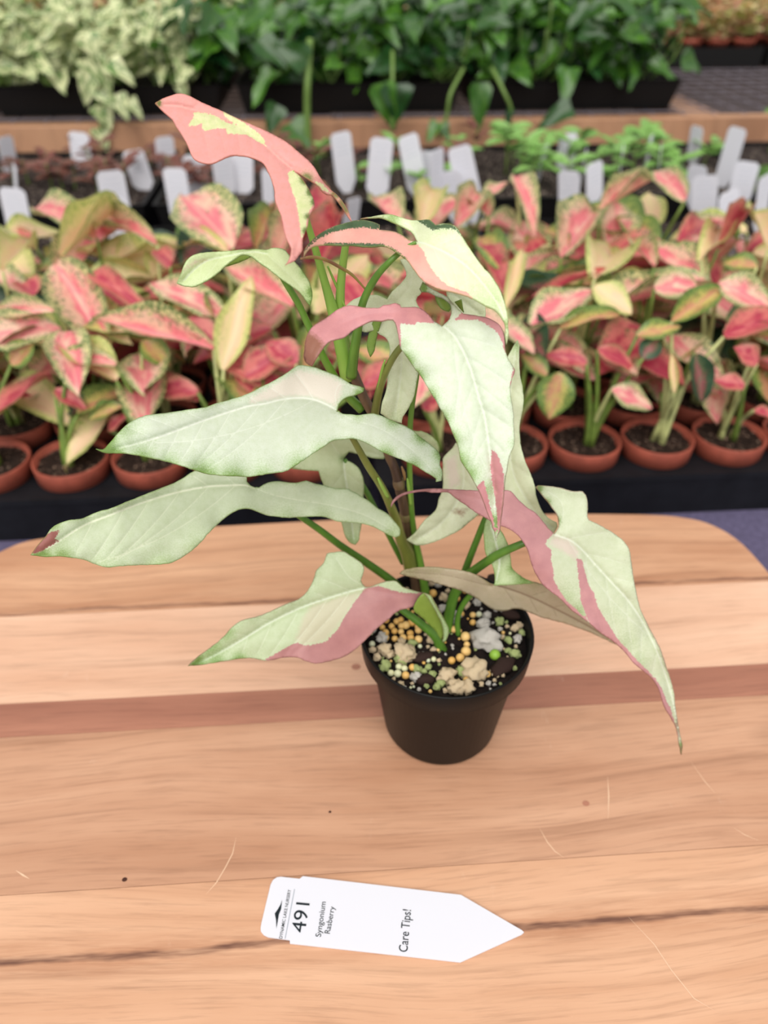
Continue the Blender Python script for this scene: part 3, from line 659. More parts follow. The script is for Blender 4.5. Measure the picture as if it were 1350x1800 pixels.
# L5 left lower
L5 = dict(j=(448, 857), Y=.262, gx=.006, gy=.018,
 out=[(53.9, 974.7), (66.7, 957.3), (81.3, 941.3), (88, 930.7), (101, 921.3), (120, 914.7), (142.7, 912), (168, 901.3), (200, 892), (232, 878.7), (266.7, 865.3), (296, 853.3), (320, 841.3), (341, 828), (370, 817), (405, 815), (428, 824), (434, 836), (434, 846.6), (440.5, 854), (448, 856.7), (455.6, 856.7), (463, 851.6), (478, 846.6), (490.8, 845.8), (506, 847.9), (521, 849), (531, 846.6), (538.7, 844.8), (551, 849), (569, 852.9), (594, 858.4), (609, 858.4), (624, 865.5), (647, 879.3), (662, 892), (679.7, 902), (692, 914.6), (703.7, 931), (702.4, 942.3), (694.9, 944.8), (682, 939.8), (662, 928.5), (642, 922), (614, 918.4), (594, 917), (574, 909.6), (558.8, 907.8), (536, 908.8), (506, 910), (485.8, 908.3), (468, 905.8), (453, 899.5), (441.7, 894.5), (431.6, 893.2), (417.8, 895.7), (402.7, 904.5), (390, 915), (370.7, 933.3), (346.7, 960), (328, 974.7), (306.7, 986.7), (274.7, 992), (237, 994), (205.3, 996), (186.7, 996.8), (168, 992), (146.7, 984), (128, 980), (104, 976.8), (80, 978)],
 mid=[(447, 858), (430, 853), (397, 853.3), (360, 856), (306.7, 866.7), (253, 882.7), (200, 902.7), (146.7, 924), (106.7, 949), (80, 965)], fr=(.08, .2, .33, .46, .6, .73), ang=42, lob=[[(449, 858), (480, 870), (530, 880), (580, 888), (640, 905), (695, 935)], [(442, 853), (425, 835), (395, 830)]],
 pink=[[(50, 977), (79, 940), (90, 935), (101, 932), (107, 931.5), (96, 947), (104, 951), (88, 960), (74.7, 968)]],
 green=[(75, 976, 24, 1.1), (110, 970, 24, .9), (95, 925, 18, .7), (190, 985, 40, .5), (280, 985, 40, .55), (340, 955, 30, .5), (500, 905, 25, .5), (570, 905, 22, .5), (690, 935, 18, .7)], rimgreen=.45, bumps=[(330, 840, .006, 60)])
m5 = leaf_mat('leaf_left_lower', (202, 212, 184), pink=(150, 92, 86), green=(124, 160, 46), veinamt=0.55, vein=(226, 230, 206))
leaf([L5], [m5])
# L6 front low
L6 = dict(j=(642, 1032), Y=.255, gx=.003, gy=.014,
 out=[(330.7, 1171), (348.4, 1154.4), (369.8, 1138.4), (391, 1120.7), (408.9, 1101), (426.7, 1090.4), (455, 1083.3), (480, 1072.7), (508.4, 1060.2), (526, 1053), (540.4, 1038.9), (551, 1017.6), (556.4, 1001.6), (568.9, 989), (574.2, 973), (586.7, 970.6), (604.4, 969.6), (618.7, 978.4), (636.4, 990.9), (640, 1003.3), (634.7, 1021), (641.8, 1032.5), (654, 1031), (664.9, 1026.4), (679, 1022), (696.9, 1022), (707.6, 1031.8), (728.9, 1038.9), (743, 1041.7), (741, 1047.8), (732.4, 1056.7), (728.9, 1065.6), (711, 1070.9), (696.9, 1076.2), (679, 1092.2), (661.3, 1106.4), (643.6, 1124.2), (622.2, 1143.8), (600.9, 1156.2), (576, 1163.3), (554.7, 1166.9), (536.9, 1162.3), (522.7, 1156.2), (497.8, 1156.2), (469.3, 1161.6), (437.3, 1157), (398.2, 1161.6), (362.7, 1167.6)],
 mid=[(640, 1034), (610, 1041), (560, 1057), (520, 1072), (470, 1097), (420, 1128), (375, 1153), (345, 1167)], fr=(.06, .2, .36, .52, .68), ang=-40, lob=[[(640, 1030), (615, 1015), (600, 995), (590, 980)], [(644, 1034), (680, 1042), (720, 1048)]],
 pink=[[(641.8, 1034), (638, 1039), (622, 1060), (601, 1092), (593.8, 1106.4), (579.6, 1120.7), (572.4, 1127.8), (547.6, 1134), (533.3, 1134.9), (522.7, 1128.8), (504.9, 1136.7), (487, 1147.3), (462, 1161), (500, 1165), (555, 1175), (620, 1155), (690, 1090), (735, 1066), (750, 1042), (718, 1043), (693, 1038.9), (679, 1033.6), (664.9, 1030)]],
 blush=[[(636, 1037), (590, 1050), (547.6, 1063.8), (533, 1085), (519, 1124), (533, 1135), (572, 1127), (601, 1092), (622, 1060)]],
 green=[(340, 1166, 30, 1.2), (375, 1145, 30, .8), (400, 1115, 22, .7), (420, 1158, 18, .9), (380, 1163, 22, .9)], rimgreen=.35)
m6 = leaf_mat('leaf_front_low', (196, 208, 174), pink=(178, 126, 126), blush=(200, 194, 168), green=(112, 156, 44), veinamt=0.4, vein=(224, 230, 210), edge=(140, 110, 90))
L6b = dict(j=(742, 1045), Y=.252, gy=.006, mat=1, out=[(729, 1062), (741, 1045), (752, 1044), (762, 1058), (772, 1078), (780, 1098), (781, 1112), (776, 1126), (764, 1108), (744, 1088), (728, 1074)], rimgreen=.2)
L6c = dict(j=(742, 1045), Y=.2495, gy=.006, mat=0, out=[(741, 1041), (749, 1043.5), (757.5, 1047), (765, 1060), (779, 1084), (789, 1105), (789, 1114), (783, 1128), (777, 1130), (779, 1112), (775, 1094), (764, 1072), (752, 1052)], rimgreen=.9)
leaf([L6, L6b, L6c], [m6, m_under])
# L7 right drooping
L7 = dict(j=(974, 939), Y=.25, gx=.004, gy=.011,
 out=[(974.4, 938.6), (981.4, 926), (981.4, 909.4), (974.4, 897), (963.3, 881.7), (953.6, 870.6), (942.5, 856.7), (946.7, 853.3), (966, 854.7), (985.6, 858), (1005, 863.6), (1024.4, 864.4), (1030, 870.6), (1033.3, 884.4), (1033.3, 909.4), (1041, 916.4), (1060.6, 926), (1082.8, 940), (1096.7, 951), (1106.4, 966.4), (1109, 981.7), (1113.3, 1012), (1120.3, 1048.3), (1127.2, 1073.3), (1138.3, 1098.3), (1149.4, 1120.6), (1160.6, 1142.8), (1168.9, 1167.8), (1177.2, 1190), (1184.2, 1215), (1187, 1240), (1191, 1265), (1195.3, 1290), (1200, 1312), (1198, 1326.7), (1192.5, 1301), (1189.7, 1281.7), (1180, 1262.2), (1168.9, 1242.8), (1163.3, 1226), (1157.8, 1209.4), (1146.7, 1192.8), (1130, 1179), (1116, 1167.8), (1099.4, 1148.3), (1082.8, 1131.7), (1055, 1112), (1032.8, 1092.8), (1005, 1073.3), (982.8, 1051), (960.6, 1034.4), (946.7, 1017.8), (935.6, 995.6), (930, 976), (926.7, 964.4), (915.6, 946.7), (900, 933.3), (886.7, 926.7), (871, 922), (857.8, 913.3), (840, 903.3), (822.2, 891), (800, 875.6), (786.7, 865.6), (768.9, 866.2), (742, 864.4), (720, 867.8), (704.4, 873.3), (694, 882), (687.5, 892), (689.5, 881), (702.2, 870), (720, 863.3), (746.7, 859.6), (777.8, 859.6), (804.4, 861), (840, 862.7), (871, 861), (886.7, 861.6), (897.8, 863.3), (908.9, 875.6), (924.4, 890), (942.2, 902), (955.6, 917.8), (966.7, 931)],
 mid=[(975, 940), (1002, 949.7), (1021.7, 965), (1046.7, 992.8), (1074.4, 1023.3), (1102, 1053), (1130, 1094), (1152, 1138), (1170, 1187), (1184, 1237), (1193, 1285)], fr=(.05, .15, .27, .4, .52, .64), ang=36, lob=[[(972, 938), (945, 915), (910, 895), (860, 882), (800, 866)], [(978, 932), (990, 905), (985, 880), (960, 862)]],
 pink=[[(974, 939), (959.2, 951), (960.6, 959.4), (970.3, 967.8), (968.3, 984.4), (973, 1001), (973, 1017.8), (982.8, 1037), (996.7, 1056.7), (1013.3, 1070.6), (1027.2, 1084.4), (1037, 1098), (1030, 1081.7), (1021.7, 1059.4), (1018.9, 1034.4), (1016, 1006.7), (1013.3, 981.7), (1023, 983), (1027.2, 1001), (1034, 1026), (1043.9, 1042.8), (1049.4, 1062.2), (1060.6, 1083), (1074.4, 1104), (1085.6, 1123.3), (1102.2, 1140), (1118.9, 1159.4), (1135.6, 1176), (1152.2, 1192.8), (1163.3, 1209.4), (1171.7, 1231.7), (1180, 1248.3), (1187, 1273.3), (1193, 1295), (1185, 1290), (1160, 1240), (1140, 1200), (1080, 1145), (980, 1060), (920, 1000), (900, 945), (850, 920), (690, 900), (680, 870), (760, 840), (900, 850), (960, 900)]],
 blush=[[(975, 941), (1000, 948), (1018, 968), (1014, 985), (990, 970), (965, 955)]],
 green=[(1000, 1045, 26, .7), (1020, 1070, 22, .9), (1080, 1080, 24, .5), (1105, 1125, 26, .6), (1125, 1160, 20, .6), (1199, 1318, 14, 1.6), (946, 858, 10, 1.4), (962, 882, 9, 1.0), (980, 915, 9, 1.0), (725, 864, 40, .9)], rimgreen=.25, bumps=[(720, 865, .02, 60), (985, 870, .012, 40), (1080, 950, .006, 50)])
m7 = leaf_mat('leaf_right_droop', (212, 219, 192), pink=(194, 140, 143), blush=(222, 206, 194), green=(120, 154, 60), veinamt=0.35, vein=(232, 236, 222), edge=(140, 90, 84))
leaf([L7], [m7])
# L8 low leaf seen from beneath, with its upright lobe
L8 = dict(j=(868, 1028), Y=.256, gx=.002, gy=-.006, fold=0, cup=0,
 out=[(702.7, 1009.3), (710.7, 1002.7), (732, 998.7), (761.3, 997.3), (788, 1000), (814.7, 1004), (838.7, 1012), (852, 1020), (868, 1028), (900, 1025), (944, 1025), (985, 1046), (1030, 1080), (1060, 1108), (1086, 1135), (1057, 1121), (1030.7, 1109.3), (993, 1096), (956, 1086.7), (932, 1077.3), (918.7, 1072), (905, 1070), (884, 1074.7), (865, 1070.7), (849, 1060), (833, 1049.3), (806.7, 1037.3), (774.7, 1028), (745, 1020), (721, 1014.7)],
 mid=[(860, 1028), (885, 1032), (930, 1048), (980, 1072), (1030, 1098), (1070, 1122)], fr=(.1, .3, .5, .7), ang=40, lob=[[(862, 1030), (830, 1022), (790, 1012), (750, 1008), (715, 1006)]], green=[(720, 1003, 25, .8), (760, 1000, 25, .5), (940, 1030, 22, .6), (860, 1022, 10, .6)], rimgreen=.15)
L8b = dict(j=(868, 1028), Y=.2565, gx=.002, gy=.010, mat=1,
 out=[(868, 1029), (870.7, 1017.3), (866.7, 997.3), (857.3, 981.3), (852.5, 965.3), (852, 951), (851, 937.8), (853, 922), (858, 908), (870, 912), (878, 929), (886.7, 944), (895.6, 964.4), (897.8, 982), (900, 997.8), (911, 1009), (924.4, 1017.8), (944.4, 1025), (905, 1028)],
 mid=[(872, 1020), (878, 990), (872, 955), (862, 920)], fr=(.3, .6), green=[(920, 1018, 20, 1.0), (900, 1000, 14, .9), (856, 960, 12, .5), (895, 975, 10, .6)], rimgreen=.6)
m8 = leaf_mat('leaf_lobe_pale', (204, 220, 176), green=(126, 170, 70), veinamt=0.4)
leaf([L8, L8b], [m_under_beige, m8])
# L9 back right
L9 = dict(j=(900, 760), Y=.285, gy=.010,
 out=[(909.7, 598), (911.8, 613.8), (911.8, 632.8), (913.9, 658), (919, 683.4), (920.6, 704.5), (919, 719.3), (915, 738.3), (912.8, 759.4), (916, 784.7), (922.3, 808), (932.9, 833.3), (939.2, 852.3), (943.4, 875.5), (951.9, 896.6), (964.5, 911.4), (978.3, 918.8), (980, 926), (972, 940), (950, 935), (918, 905), (890, 870), (872, 820), (866, 760), (872, 690), (885, 645), (892, 627.5)],
 mid=[(908, 605), (898, 680), (893, 760), (905, 840), (945, 905), (972, 930)], fr=(.2, .4, .6, .8), green=[(909, 605, 20, .8), (890, 640, 20, .3)], rimgreen=.25)
m9 = leaf_mat('leaf_back_pale', (224, 230, 200), green=(150, 186, 96), veinamt=0.15, edge=(190, 200, 160))
leaf([L9], [m9])
# L10 behind centre
L10 = dict(j=(690, 530), Y=.283, gy=.008,
 out=[(608, 538), (622, 526), (645, 519), (665, 520), (681, 527), (690, 512), (704, 499), (714, 485), (711, 472), (703, 456), (716, 456), (738, 475), (748, 490), (744, 507), (739, 518), (731, 528), (745, 560), (752, 620), (736, 655), (731, 680), (728, 696), (719, 716), (708, 733), (706, 744), (686, 738), (669, 727), (673, 705), (679, 687), (682, 659), (685, 624), (684, 604), (677, 593), (667, 588), (660, 581), (640, 584), (618, 570)],
 mid=[(697, 535), (702, 580), (706, 630), (702, 680), (694, 730)], fr=(.2, .45, .7), lob=[[(692, 530), (660, 540), (625, 545)], [(700, 528), (720, 505), (725, 475)]], green=[(695, 730, 25, .4)], rimgreen=.3)
leaf([L10], [m9])
# L11 small left upper
L11 = dict(j=(455, 448), Y=.272, gx=.003, gy=.016,
 out=[(312, 498), (318.3, 483.6), (325, 462.4), (338.5, 448.9), (363.6, 443), (396.3, 441.6), (423.3, 440), (438.7, 440), (454, 438.9), (466.6, 440), (477, 435.8), (490.7, 435.8), (502, 440), (510, 450.8), (519.6, 461.4), (529, 472), (540.7, 489.3), (547.5, 506.7), (549.4, 520), (545.5, 537.5), (538.8, 529.8), (529, 516.3), (511.9, 502.8), (492.6, 489.3), (473.3, 473.9), (454, 459.5), (442.5, 449.9), (427, 446.5), (413, 454), (396.3, 467), (382.8, 479.7), (363.6, 493), (344.3, 502.8), (336.6, 504.7), (325, 502.8)],
 mid=[(470, 446), (440, 443), (400, 450), (365, 458), (340, 475), (322, 494)], fr=(.5, .7), lob=[[(470, 448), (500, 475), (530, 505), (543, 530)]], blush=[[(322, 474), (345, 457), (365, 456), (340, 466)]], green=[(547, 515, 14, 1.3), (543, 534, 10, 1.3), (535, 480, 12, .8)], rimgreen=.25)
L11b = dict(j=(420, 455), Y=.284, gy=.012, mat=1, out=[(444, 450), (436, 446), (427, 445), (410, 452), (394, 466), (397, 469), (415.6, 463.5), (434.8, 455.6)], rimgreen=.6)
m11 = leaf_mat('leaf_small_left', (214, 226, 178), green=(130, 176, 66), blush=(208, 178, 160), veinamt=0.2)
leaf([L11, L11b], [m11, m_under])
# L12 behind the left pair
L12 = dict(j=(604, 806), Y=.300, gy=.010,
 out=[(512, 824), (546, 827), (560, 828), (564, 842), (580, 880), (600, 918), (605, 938), (612, 951), (624, 957), (630, 950), (633, 935), (640, 900), (639, 874), (640, 850), (633, 827), (620, 814), (604, 807), (613, 795), (637, 800), (653, 805), (675, 807), (676, 797), (655, 775), (620, 762), (585, 768), (560, 785), (535, 805)],
 mid=[(604, 806), (606, 830), (612, 870), (618, 915), (622, 950)], fr=(.15, .4), lob=[[(602, 805), (590, 790), (580, 775)], [(606, 803), (640, 795), (670, 802)]], green=[(620, 950, 18, .7), (602, 806, 9, .8)], rimgreen=.35)
leaf([L12], [leaf_mat('leaf_behind_pair', (206, 216, 178), green=(128, 162, 76), veinamt=0.3)])
# L13 pale leaf with brown spot
L13 = dict(j=(800, 850), Y=.283, gy=.006,
 out=[(800.5, 779), (795, 787.7), (780.4, 802.4), (778.3, 815), (778.3, 859.4), (772, 876), (765.6, 897.4), (746.7, 914.3), (729.8, 937.5), (715, 949), (731.9, 958.6), (755, 955.5), (780.4, 946), (805.8, 933.3), (826.9, 916.4), (845, 900), (858, 870), (850, 830), (830, 800), (812, 782)],
 mid=[(812, 800), (815, 850), (800, 890), (770, 925), (730, 950)], fr=(.2, .5, .7), brown=[[(808, 899), (812, 897), (815, 902), (811, 905)], [(795, 899), (803, 894), (812, 896), (823, 894), (816, 901), (812, 908), (806, 904)]], green=[(735, 952, 20, .4)], rimgreen=.3, blush=[[(782, 810), (800, 800), (810, 850), (790, 860)]])
leaf([L13], [leaf_mat('leaf_spotted', (220, 224, 196), green=(150, 180, 96), veinamt=0.15, edge=(170, 176, 130))])
# L14, L15 slivers of back leaves, L17 hanging lobe
L14 = dict(j=(815, 530), Y=.272, gy=.01, out=[(786, 508), (820, 515), (848, 530), (853, 545), (851, 562), (830, 566), (808, 556), (798, 537), (788, 525)], mid=[(792, 515), (820, 535), (846, 556)], fr=(.5,))
L14b = dict(j=(806, 530), Y=.268, mat=1, out=[(799, 531.5), (811, 526.4), (813, 540), (815, 550), (806, 540)])
leaf([L14, L14b], [m9, m_under])
L15 = dict(j=(745, 775), Y=.300, gy=.01, out=[(705, 745), (728, 758), (740, 758), (757, 766), (768, 777), (772, 792), (765, 805), (735, 795), (708, 770)], mid=[(712, 756), (740, 775), (766, 796)], fr=(.4, .7))
leaf([L15], [leaf_mat('leaf_back_olive', (200, 206, 166), green=(150, 170, 96))])
L17 = dict(j=(660, 570), Y=.276, gy=.0, out=[(657, 560), (649.8, 582), (645, 602), (646, 616), (651, 628.4), (658.7, 616), (661.5, 598), (665.8, 582), (673, 560)], rimgreen=.5)
leaf([L17], [leaf_mat('leaf_hang_green', (150, 180, 90), green=(110, 150, 60))])

# --- stems and petioles
ptube('stem', [(735, 1046, .293, 20), (730, 1018, .2925, 18), (722, 965, .292, 16), (716, 930, .291, 17), (711, 892, .290, 19), (704, 863, .289, 19), (694, 824, .288, 16), (683, 800, .288, 16), (664, 745, .287, 16), (640, 700, .286, 18), (620, 655, .285, 20), (612, 630, .285, 18)], M['stem_brown'], plant, 14)
for (px, py, Y, wd) in ((713, 906, .2905, 22), (701, 850, .2885, 22), (720, 950, .2918, 19)):
    ptube('stem_node', [(px+1.5, py+7, Y, wd*0.86), (px, py, Y, wd), (px-1.5, py-7, Y, wd*0.86)], M['sheath'], plant, 14)
ptube('petiole', [(722, 1000, .2885, 24), (716, 972, .287, 25), (704, 945, .284, 20), (694, 908, .280, 17), (673, 860, .273, 14), (647, 819, .267, 13), (624, 778, .262, 11), (604, 745, .259, 9), (594, 724, .257, 7)], M['petiole_olive'], plant, 12)     # left upper leaf
ptube('petiole', [(706, 1040, .288, 16), (690, 1022, .287, 15), (645, 990, .284, 14), (600, 960, .280, 13), (560, 930, .276, 12), (520, 903, .272, 10), (480, 875, .268, 8), (450, 859, .2645, 7)], M['petiole_dk'], plant, 12)   # left lower
ptube('petiole', [(779, 1145, .253, 17), (765, 1119, .255, 16), (742, 1098, .2565, 15), (715, 1078, .258, 13), (680, 1055, .2585, 9), (645, 1035, .258, 6)], M['petiole_dk'], plant, 12)      # front low
ptube('petiole', [(784, 1116, .2645, 20), (787, 1095, .2665, 19), (797, 1050, .269, 18), (815, 1018, .268, 17), (833, 1003, .2655, 16), (875, 975, .258, 15), (920, 955, .2545, 13), (950, 944, .257, 10), (971, 941, .2565, 6)], M['petiole_dk'], plant, 12)  # right drooping
ptube('petiole', [(806, 1118, .263, 10), (804, 1090, .266, 10), (812, 1066, .267, 10), (828, 1046, .266, 10), (850, 1035, .264, 9), (867, 1029, .260, 7)], M['petiole_dk'], plant, 10)  # low leaf
ptube('petiole', [(806, 1040, .276, 13), (818, 1002, .277, 13), (836, 955, .279, 12), (856, 906, .281, 11), (880, 860, .283, 9), (895, 800, .287, 7)], M['petiole_dk'], plant, 10)  # back right leaf
ptube('petiole', [(748, 1042, .288, 15), (743, 1010, .2885, 14), (738, 986, .289, 13), (728, 935, .289, 11), (723, 890, .289, 10), (720, 817, .289, 10), (722, 735, .2885, 10), (733, 660, .287, 9), (740, 600, .285, 8), (720, 550, .2845, 8), (700, 534, .284, 7)], M['petiole'], plant, 10)   # leaf behind centre
ptube('petiole', [(708, 990, .294, 9), (690, 954, .295, 10), (665, 905, .297, 10), (643, 863, .299, 10), (622, 830, .3005, 9), (606, 808, .3005, 7)], M['petiole_dk'], plant, 10)
ptube('petiole', [(655, 765, .285, 16), (658, 735, .280, 15), (667, 685, .272, 14), (682, 645, .264, 13), (705, 610, .257, 12), (740, 582, .2535, 9), (774, 575, .2505, 6)], M['petiole_olive'], plant, 12)  # centre leaf
ptube('petiole', [(617, 660, .284, 22), (621, 630, .281, 18), (627, 592, .277, 16), (637, 535, .272, 14), (659, 490, .268, 13), (685, 460, .2655, 11), (712, 437, .2675, 9), (731, 426, .2672, 6)], M['petiole'], plant, 12)   # two-tone leaf
ptube('petiole', [(612, 665, .286, 28), (602, 615, .285, 26), (589, 560, .284, 22), (572, 500, .282, 15), (555, 440, .280, 13), (540, 390, .278, 11), (526, 340, .277, 9), (514, 301, .2755, 7)], M['petiole_lt'], plant, 12)   # top pink leaf
ptube('petiole', [(612, 655, .287, 24), (604, 600, .287, 22), (598, 540, .286, 18), (600, 490, .285, 15), (607, 435, .284, 13), (612, 405, .283, 8)], M['petiole_lt'], plant, 12)
ptube('petiole', [(636, 720, .288, 18), (606, 690, .288, 16), (575, 640, .286, 14), (548, 585, .283, 13), (525, 535, .280, 12), (504, 500, .278, 11), (485, 470, .276, 8), (470, 448, .2745, 6)], M['petiole'], plant, 12)
ptube('tendril', [(528, 455, .272, 4), (548, 452, .274, 6), (571, 456, .276, 6), (598, 470, .279, 6), (620, 484, .281, 5), (642, 508, .283, 3)], M['tendril'], plant, 8)
ptube('stem_stub', [(762, 1124, .262, 9), (772, 1138, .2545, 14), (785, 1157, .2495, 12)], M['petiole'], plant, 10)
ptube('leaf_sheath', [(610, 548, .284, 3), (590, 500, .285, 5), (576, 468, .284, 3)], M['petiole_lt'], plant, 8)

for rows, mt in (([(664, 840, .2672, 3), (670, 852, .2685, 6), (682, 874, .273, 6)], 'petiole_lt'), ([(677, 633, .2615, 3), (672, 650, .265, 6), (663, 690, .272, 5)], 'petiole_lt'), ([(716, 841, .2872, 3), (718, 856, .2875, 6), (722, 888, .288, 5)], 'petiole_lt'), ([(706, 820, .2865, 3), (710, 832, .2865, 6), (712, 844, .287, 3)], 'tendril')):
    ptube('leaf_sheath', rows, M[mt], plant, 8)

# ------------------------------------------------------------------ background foliage helpers
def leaf_mesh(name, mats_mat, shape='lance', droop=0.15, fold=0.25, nu=6, nv=10, wave=0.0, seed=0):
    # unit leaf: base at origin, tip along +Y, unit width along X, upper face +Z
    v, f, uv = [], [], []
    for j in range(nv+1):
        t = j/nv
        if shape == 'lance': hw = 0.5*(math.sin(math.pi*min(1, (t*0.94+0.035))**0.82))**0.85
        elif shape == 'heart': hw = 0.5*(1-t)**0.72*(min(1, t*5+0.45))**0.6*1.15
        else: hw = 0.5*math.sin(math.pi*(t*0.96+0.02))**0.6
        if j == nv: hw = 0.004
        for i in range(nu+1):
            a = (i/nu-0.5)*2
            x = a*hw; z = fold*abs(a)*hw - droop*t*t + wave*math.sin(t*9+a*2+seed)*abs(a)*0.08
            v.append((x, t, z)); uv.append((i/nu, t))
    for j in range(nv):
        for i in range(nu):
            f.append((j*(nu+1)+i, j*(nu+1)+i+1, (j+1)*(nu+1)+i+1, (j+1)*(nu+1)+i))
    me = bpy.data.meshes.new(name); me.from_pydata(v, [], f); me.update(); me.materials.append(mats_mat)
    ul = me.uv_layers.new(name='UVMap'); li = np.zeros(len(me.loops), int); me.loops.foreach_get('vertex_index', li)
    ul.data.foreach_set('uv', arr(uv)[li].ravel()); me.polygons.foreach_set('use_smooth', [True]*len(f))
    return me
def place_mat(base, tip, up, width):
    y = tip-base; L = y.length; y = y.normalized(); z = (up - y*up.dot(y))
    if z.length < 1e-4: z = y.orthogonal()
    z.normalize(); x = y.cross(z)
    return Matrix.Translation(base) @ Matrix(((x.x*width, y.x*L, z.x*L, 0), (x.y*width, y.y*L, z.y*L, 0), (x.z*width, y.z*L, z.z*L, 0), (0, 0, 0, 1)))
def stalk_mesh(name, mat, bend=0.12):
    pts = [Vector((0, bend*math.sin(math.pi*t/6), t/6)) for t in range(7)]
    v, f = tube_vf(pts, [1.0 - 0.45*t/6 for t in range(7)], 6)
    # radius is scaled separately: x,y of the ring offsets are unit, centre offset small
    me = bpy.data.meshes.new(name)
    vv = []
    for i, q in enumerate(v):
        vv.append(q)
    me.from_pydata([tuple(q) for q in vv], [], f); me.update(); me.materials.append(mat)
    me.polygons.foreach_set('use_smooth', [True]*len(me.polygons)); return me
def stalk(name, a, b, r0, r1, mat, parent, sag=0.0, n=6, m=6):
    pts = []
    for k in range(m+1):
        t = k/m; p = a.lerp(b, t); 
        h = Vector((b.x-a.x, b.y-a.y, 0))*(-sag*math.sin(math.pi*t)); pts.append(p+h)
    v, f = tube_vf(pts, [r0+(r1-r0)*k/m for k in range(m+1)], n)
    return mesh_obj(name, v, f, mat, parent)
def agl_mat(name, centre, mid_, margin, speck, mw=0.33, sp=0.56, trans=0.25):
    k = NT(name); uv = k.coord('UV'); r = k.n('ShaderNodeObjectInfo').outputs['Random']; wv = k.math('MULTIPLY', r, 60.0)
    sx = k.n('ShaderNodeSeparateXYZ'); k.l(uv, sx.inputs[0])
    d = k.math('ABSOLUTE', k.math('SUBTRACT', sx.outputs[0], 0.5))
    n1 = k.noise(k.mapping(uv, (2.2, 1.6, 1)), 2.2, 3, 0.5, wv); n2 = k.noise(k.mapping(uv, (1.5, 2.6, 1)), 7, 3, 0.6, wv)
    cen = k.rng(k.math('ADD', n1, k.math('MULTIPLY', d, 0.45)), 0.50, 0.66)
    col = k.mix(cen, s(*centre), s(*mid_))
    mg = k.rng(k.math('ADD', d, k.math('MULTIPLY_ADD', n2, 0.5, -0.25)), mw-0.06, mw+0.06)
    col = k.mix(k.math('MULTIPLY', mg, 0.9), col, s(*margin))
    n3 = k.noise(k.mapping(uv, (2.0, 4.0, 1)), 9, 4, 0.7, wv)
    spk = k.rng(k.math('ADD', n3, k.math('MULTIPLY', d, 0.42)), sp, sp+0.07)
    col = k.mix(k.math('MULTIPLY', spk, 0.9), col, s(*speck))
    ml = k.rng(d, 0.008, 0.03, 1, 0)
    col = k.mix(k.math('MULTIPLY', ml, 0.45), col, s(*[min(255, c*1.06) for c in mid_]))
    return k.fin(col, 0.38, 0.45, trans)
AM = dict(P=agl_mat('evergreen_pink', (234, 128, 138), (243, 200, 176), (212, 208, 146), (78, 116, 62), 0.34, 0.635),
          C=agl_mat('evergreen_cream', (240, 206, 168), (232, 216, 160), (206, 208, 128), (140, 166, 80), 0.34, 0.68),
          R=agl_mat('evergreen_rose', (182, 62, 84), (216, 122, 116), (196, 138, 108), (84, 100, 62), 0.42, 0.69),
          G=agl_mat('evergreen_green', (208, 150, 116), (206, 192, 112), (150, 172, 84), (84, 118, 62), 0.28, 0.60),
          D=agl_mat('evergreen_dark', (150, 84, 86), (96, 110, 78), (60, 90, 62), (44, 74, 54), 0.25, 0.58))
AMESH = {k: [leaf_mesh('evergreen_leaf', m, 'lance', dr, fo, wave=0.5, seed=i) for i, (dr, fo) in enumerate(((0.10, 0.22), (0.22, 0.30), (0.02, 0.45)))] for k, m in AM.items()}
M['agl_stalk'] = flat('agl_stalk', (104, 126, 56), 0.45, 0.4, 0.15, 60)
M['agl_stalk_pale'] = flat('agl_stalk_pale', (176, 180, 120), 0.45, 0.4, 0.15, 60)

# ------------------------------------------------------------------ terracotta potted evergreens in shuttle trays
PR = 0.0345
pot_me = lathe_mesh('terracotta_pot', [(0.001, -0.066), (0.0235, -0.066), (0.0245, -0.064), (0.0305, -0.0175), (0.0318, -0.0170), (0.0335, -0.0165), (PR, 0.0), (PR-0.0006, 0.0010), (PR-0.0025, 0.0006), (PR-0.004, -0.008), (0.001, -0.012)], M['terracotta'], 40)
sv, sf = [], []
for j in range(9):
    for i in range(28):
        r = (PR-0.0034)*j/8; a = 2*math.pi*i/28
        sv.append((r*math.cos(a), r*math.sin(a), -0.005+0.003*noise.noise(Vector((r*math.cos(a), r*math.sin(a), 3))*110)))
for j in range(8):
    for i in range(28): sf.append((j*28+i, j*28+(i+1) % 28, (j+1)*28+(i+1) % 28, (j+1)*28+i))
soil_me = bpy.data.meshes.new('potting_soil'); soil_me.from_pydata(sv, [], sf); soil_me.update(); soil_me.materials.append(M['brown_soil']); soil_me.polygons.foreach_set('use_smooth', [True]*len(sf))
RIMZ = -0.028; DECK = RIMZ-0.0172
XL = [-0.2513+0.0718*k for k in range(-4, 4)]; XR = [0.3745+0.0712*k for k in range(-4, 5)]
ROWS = [0.588+0.0718*k for k in range(5)]
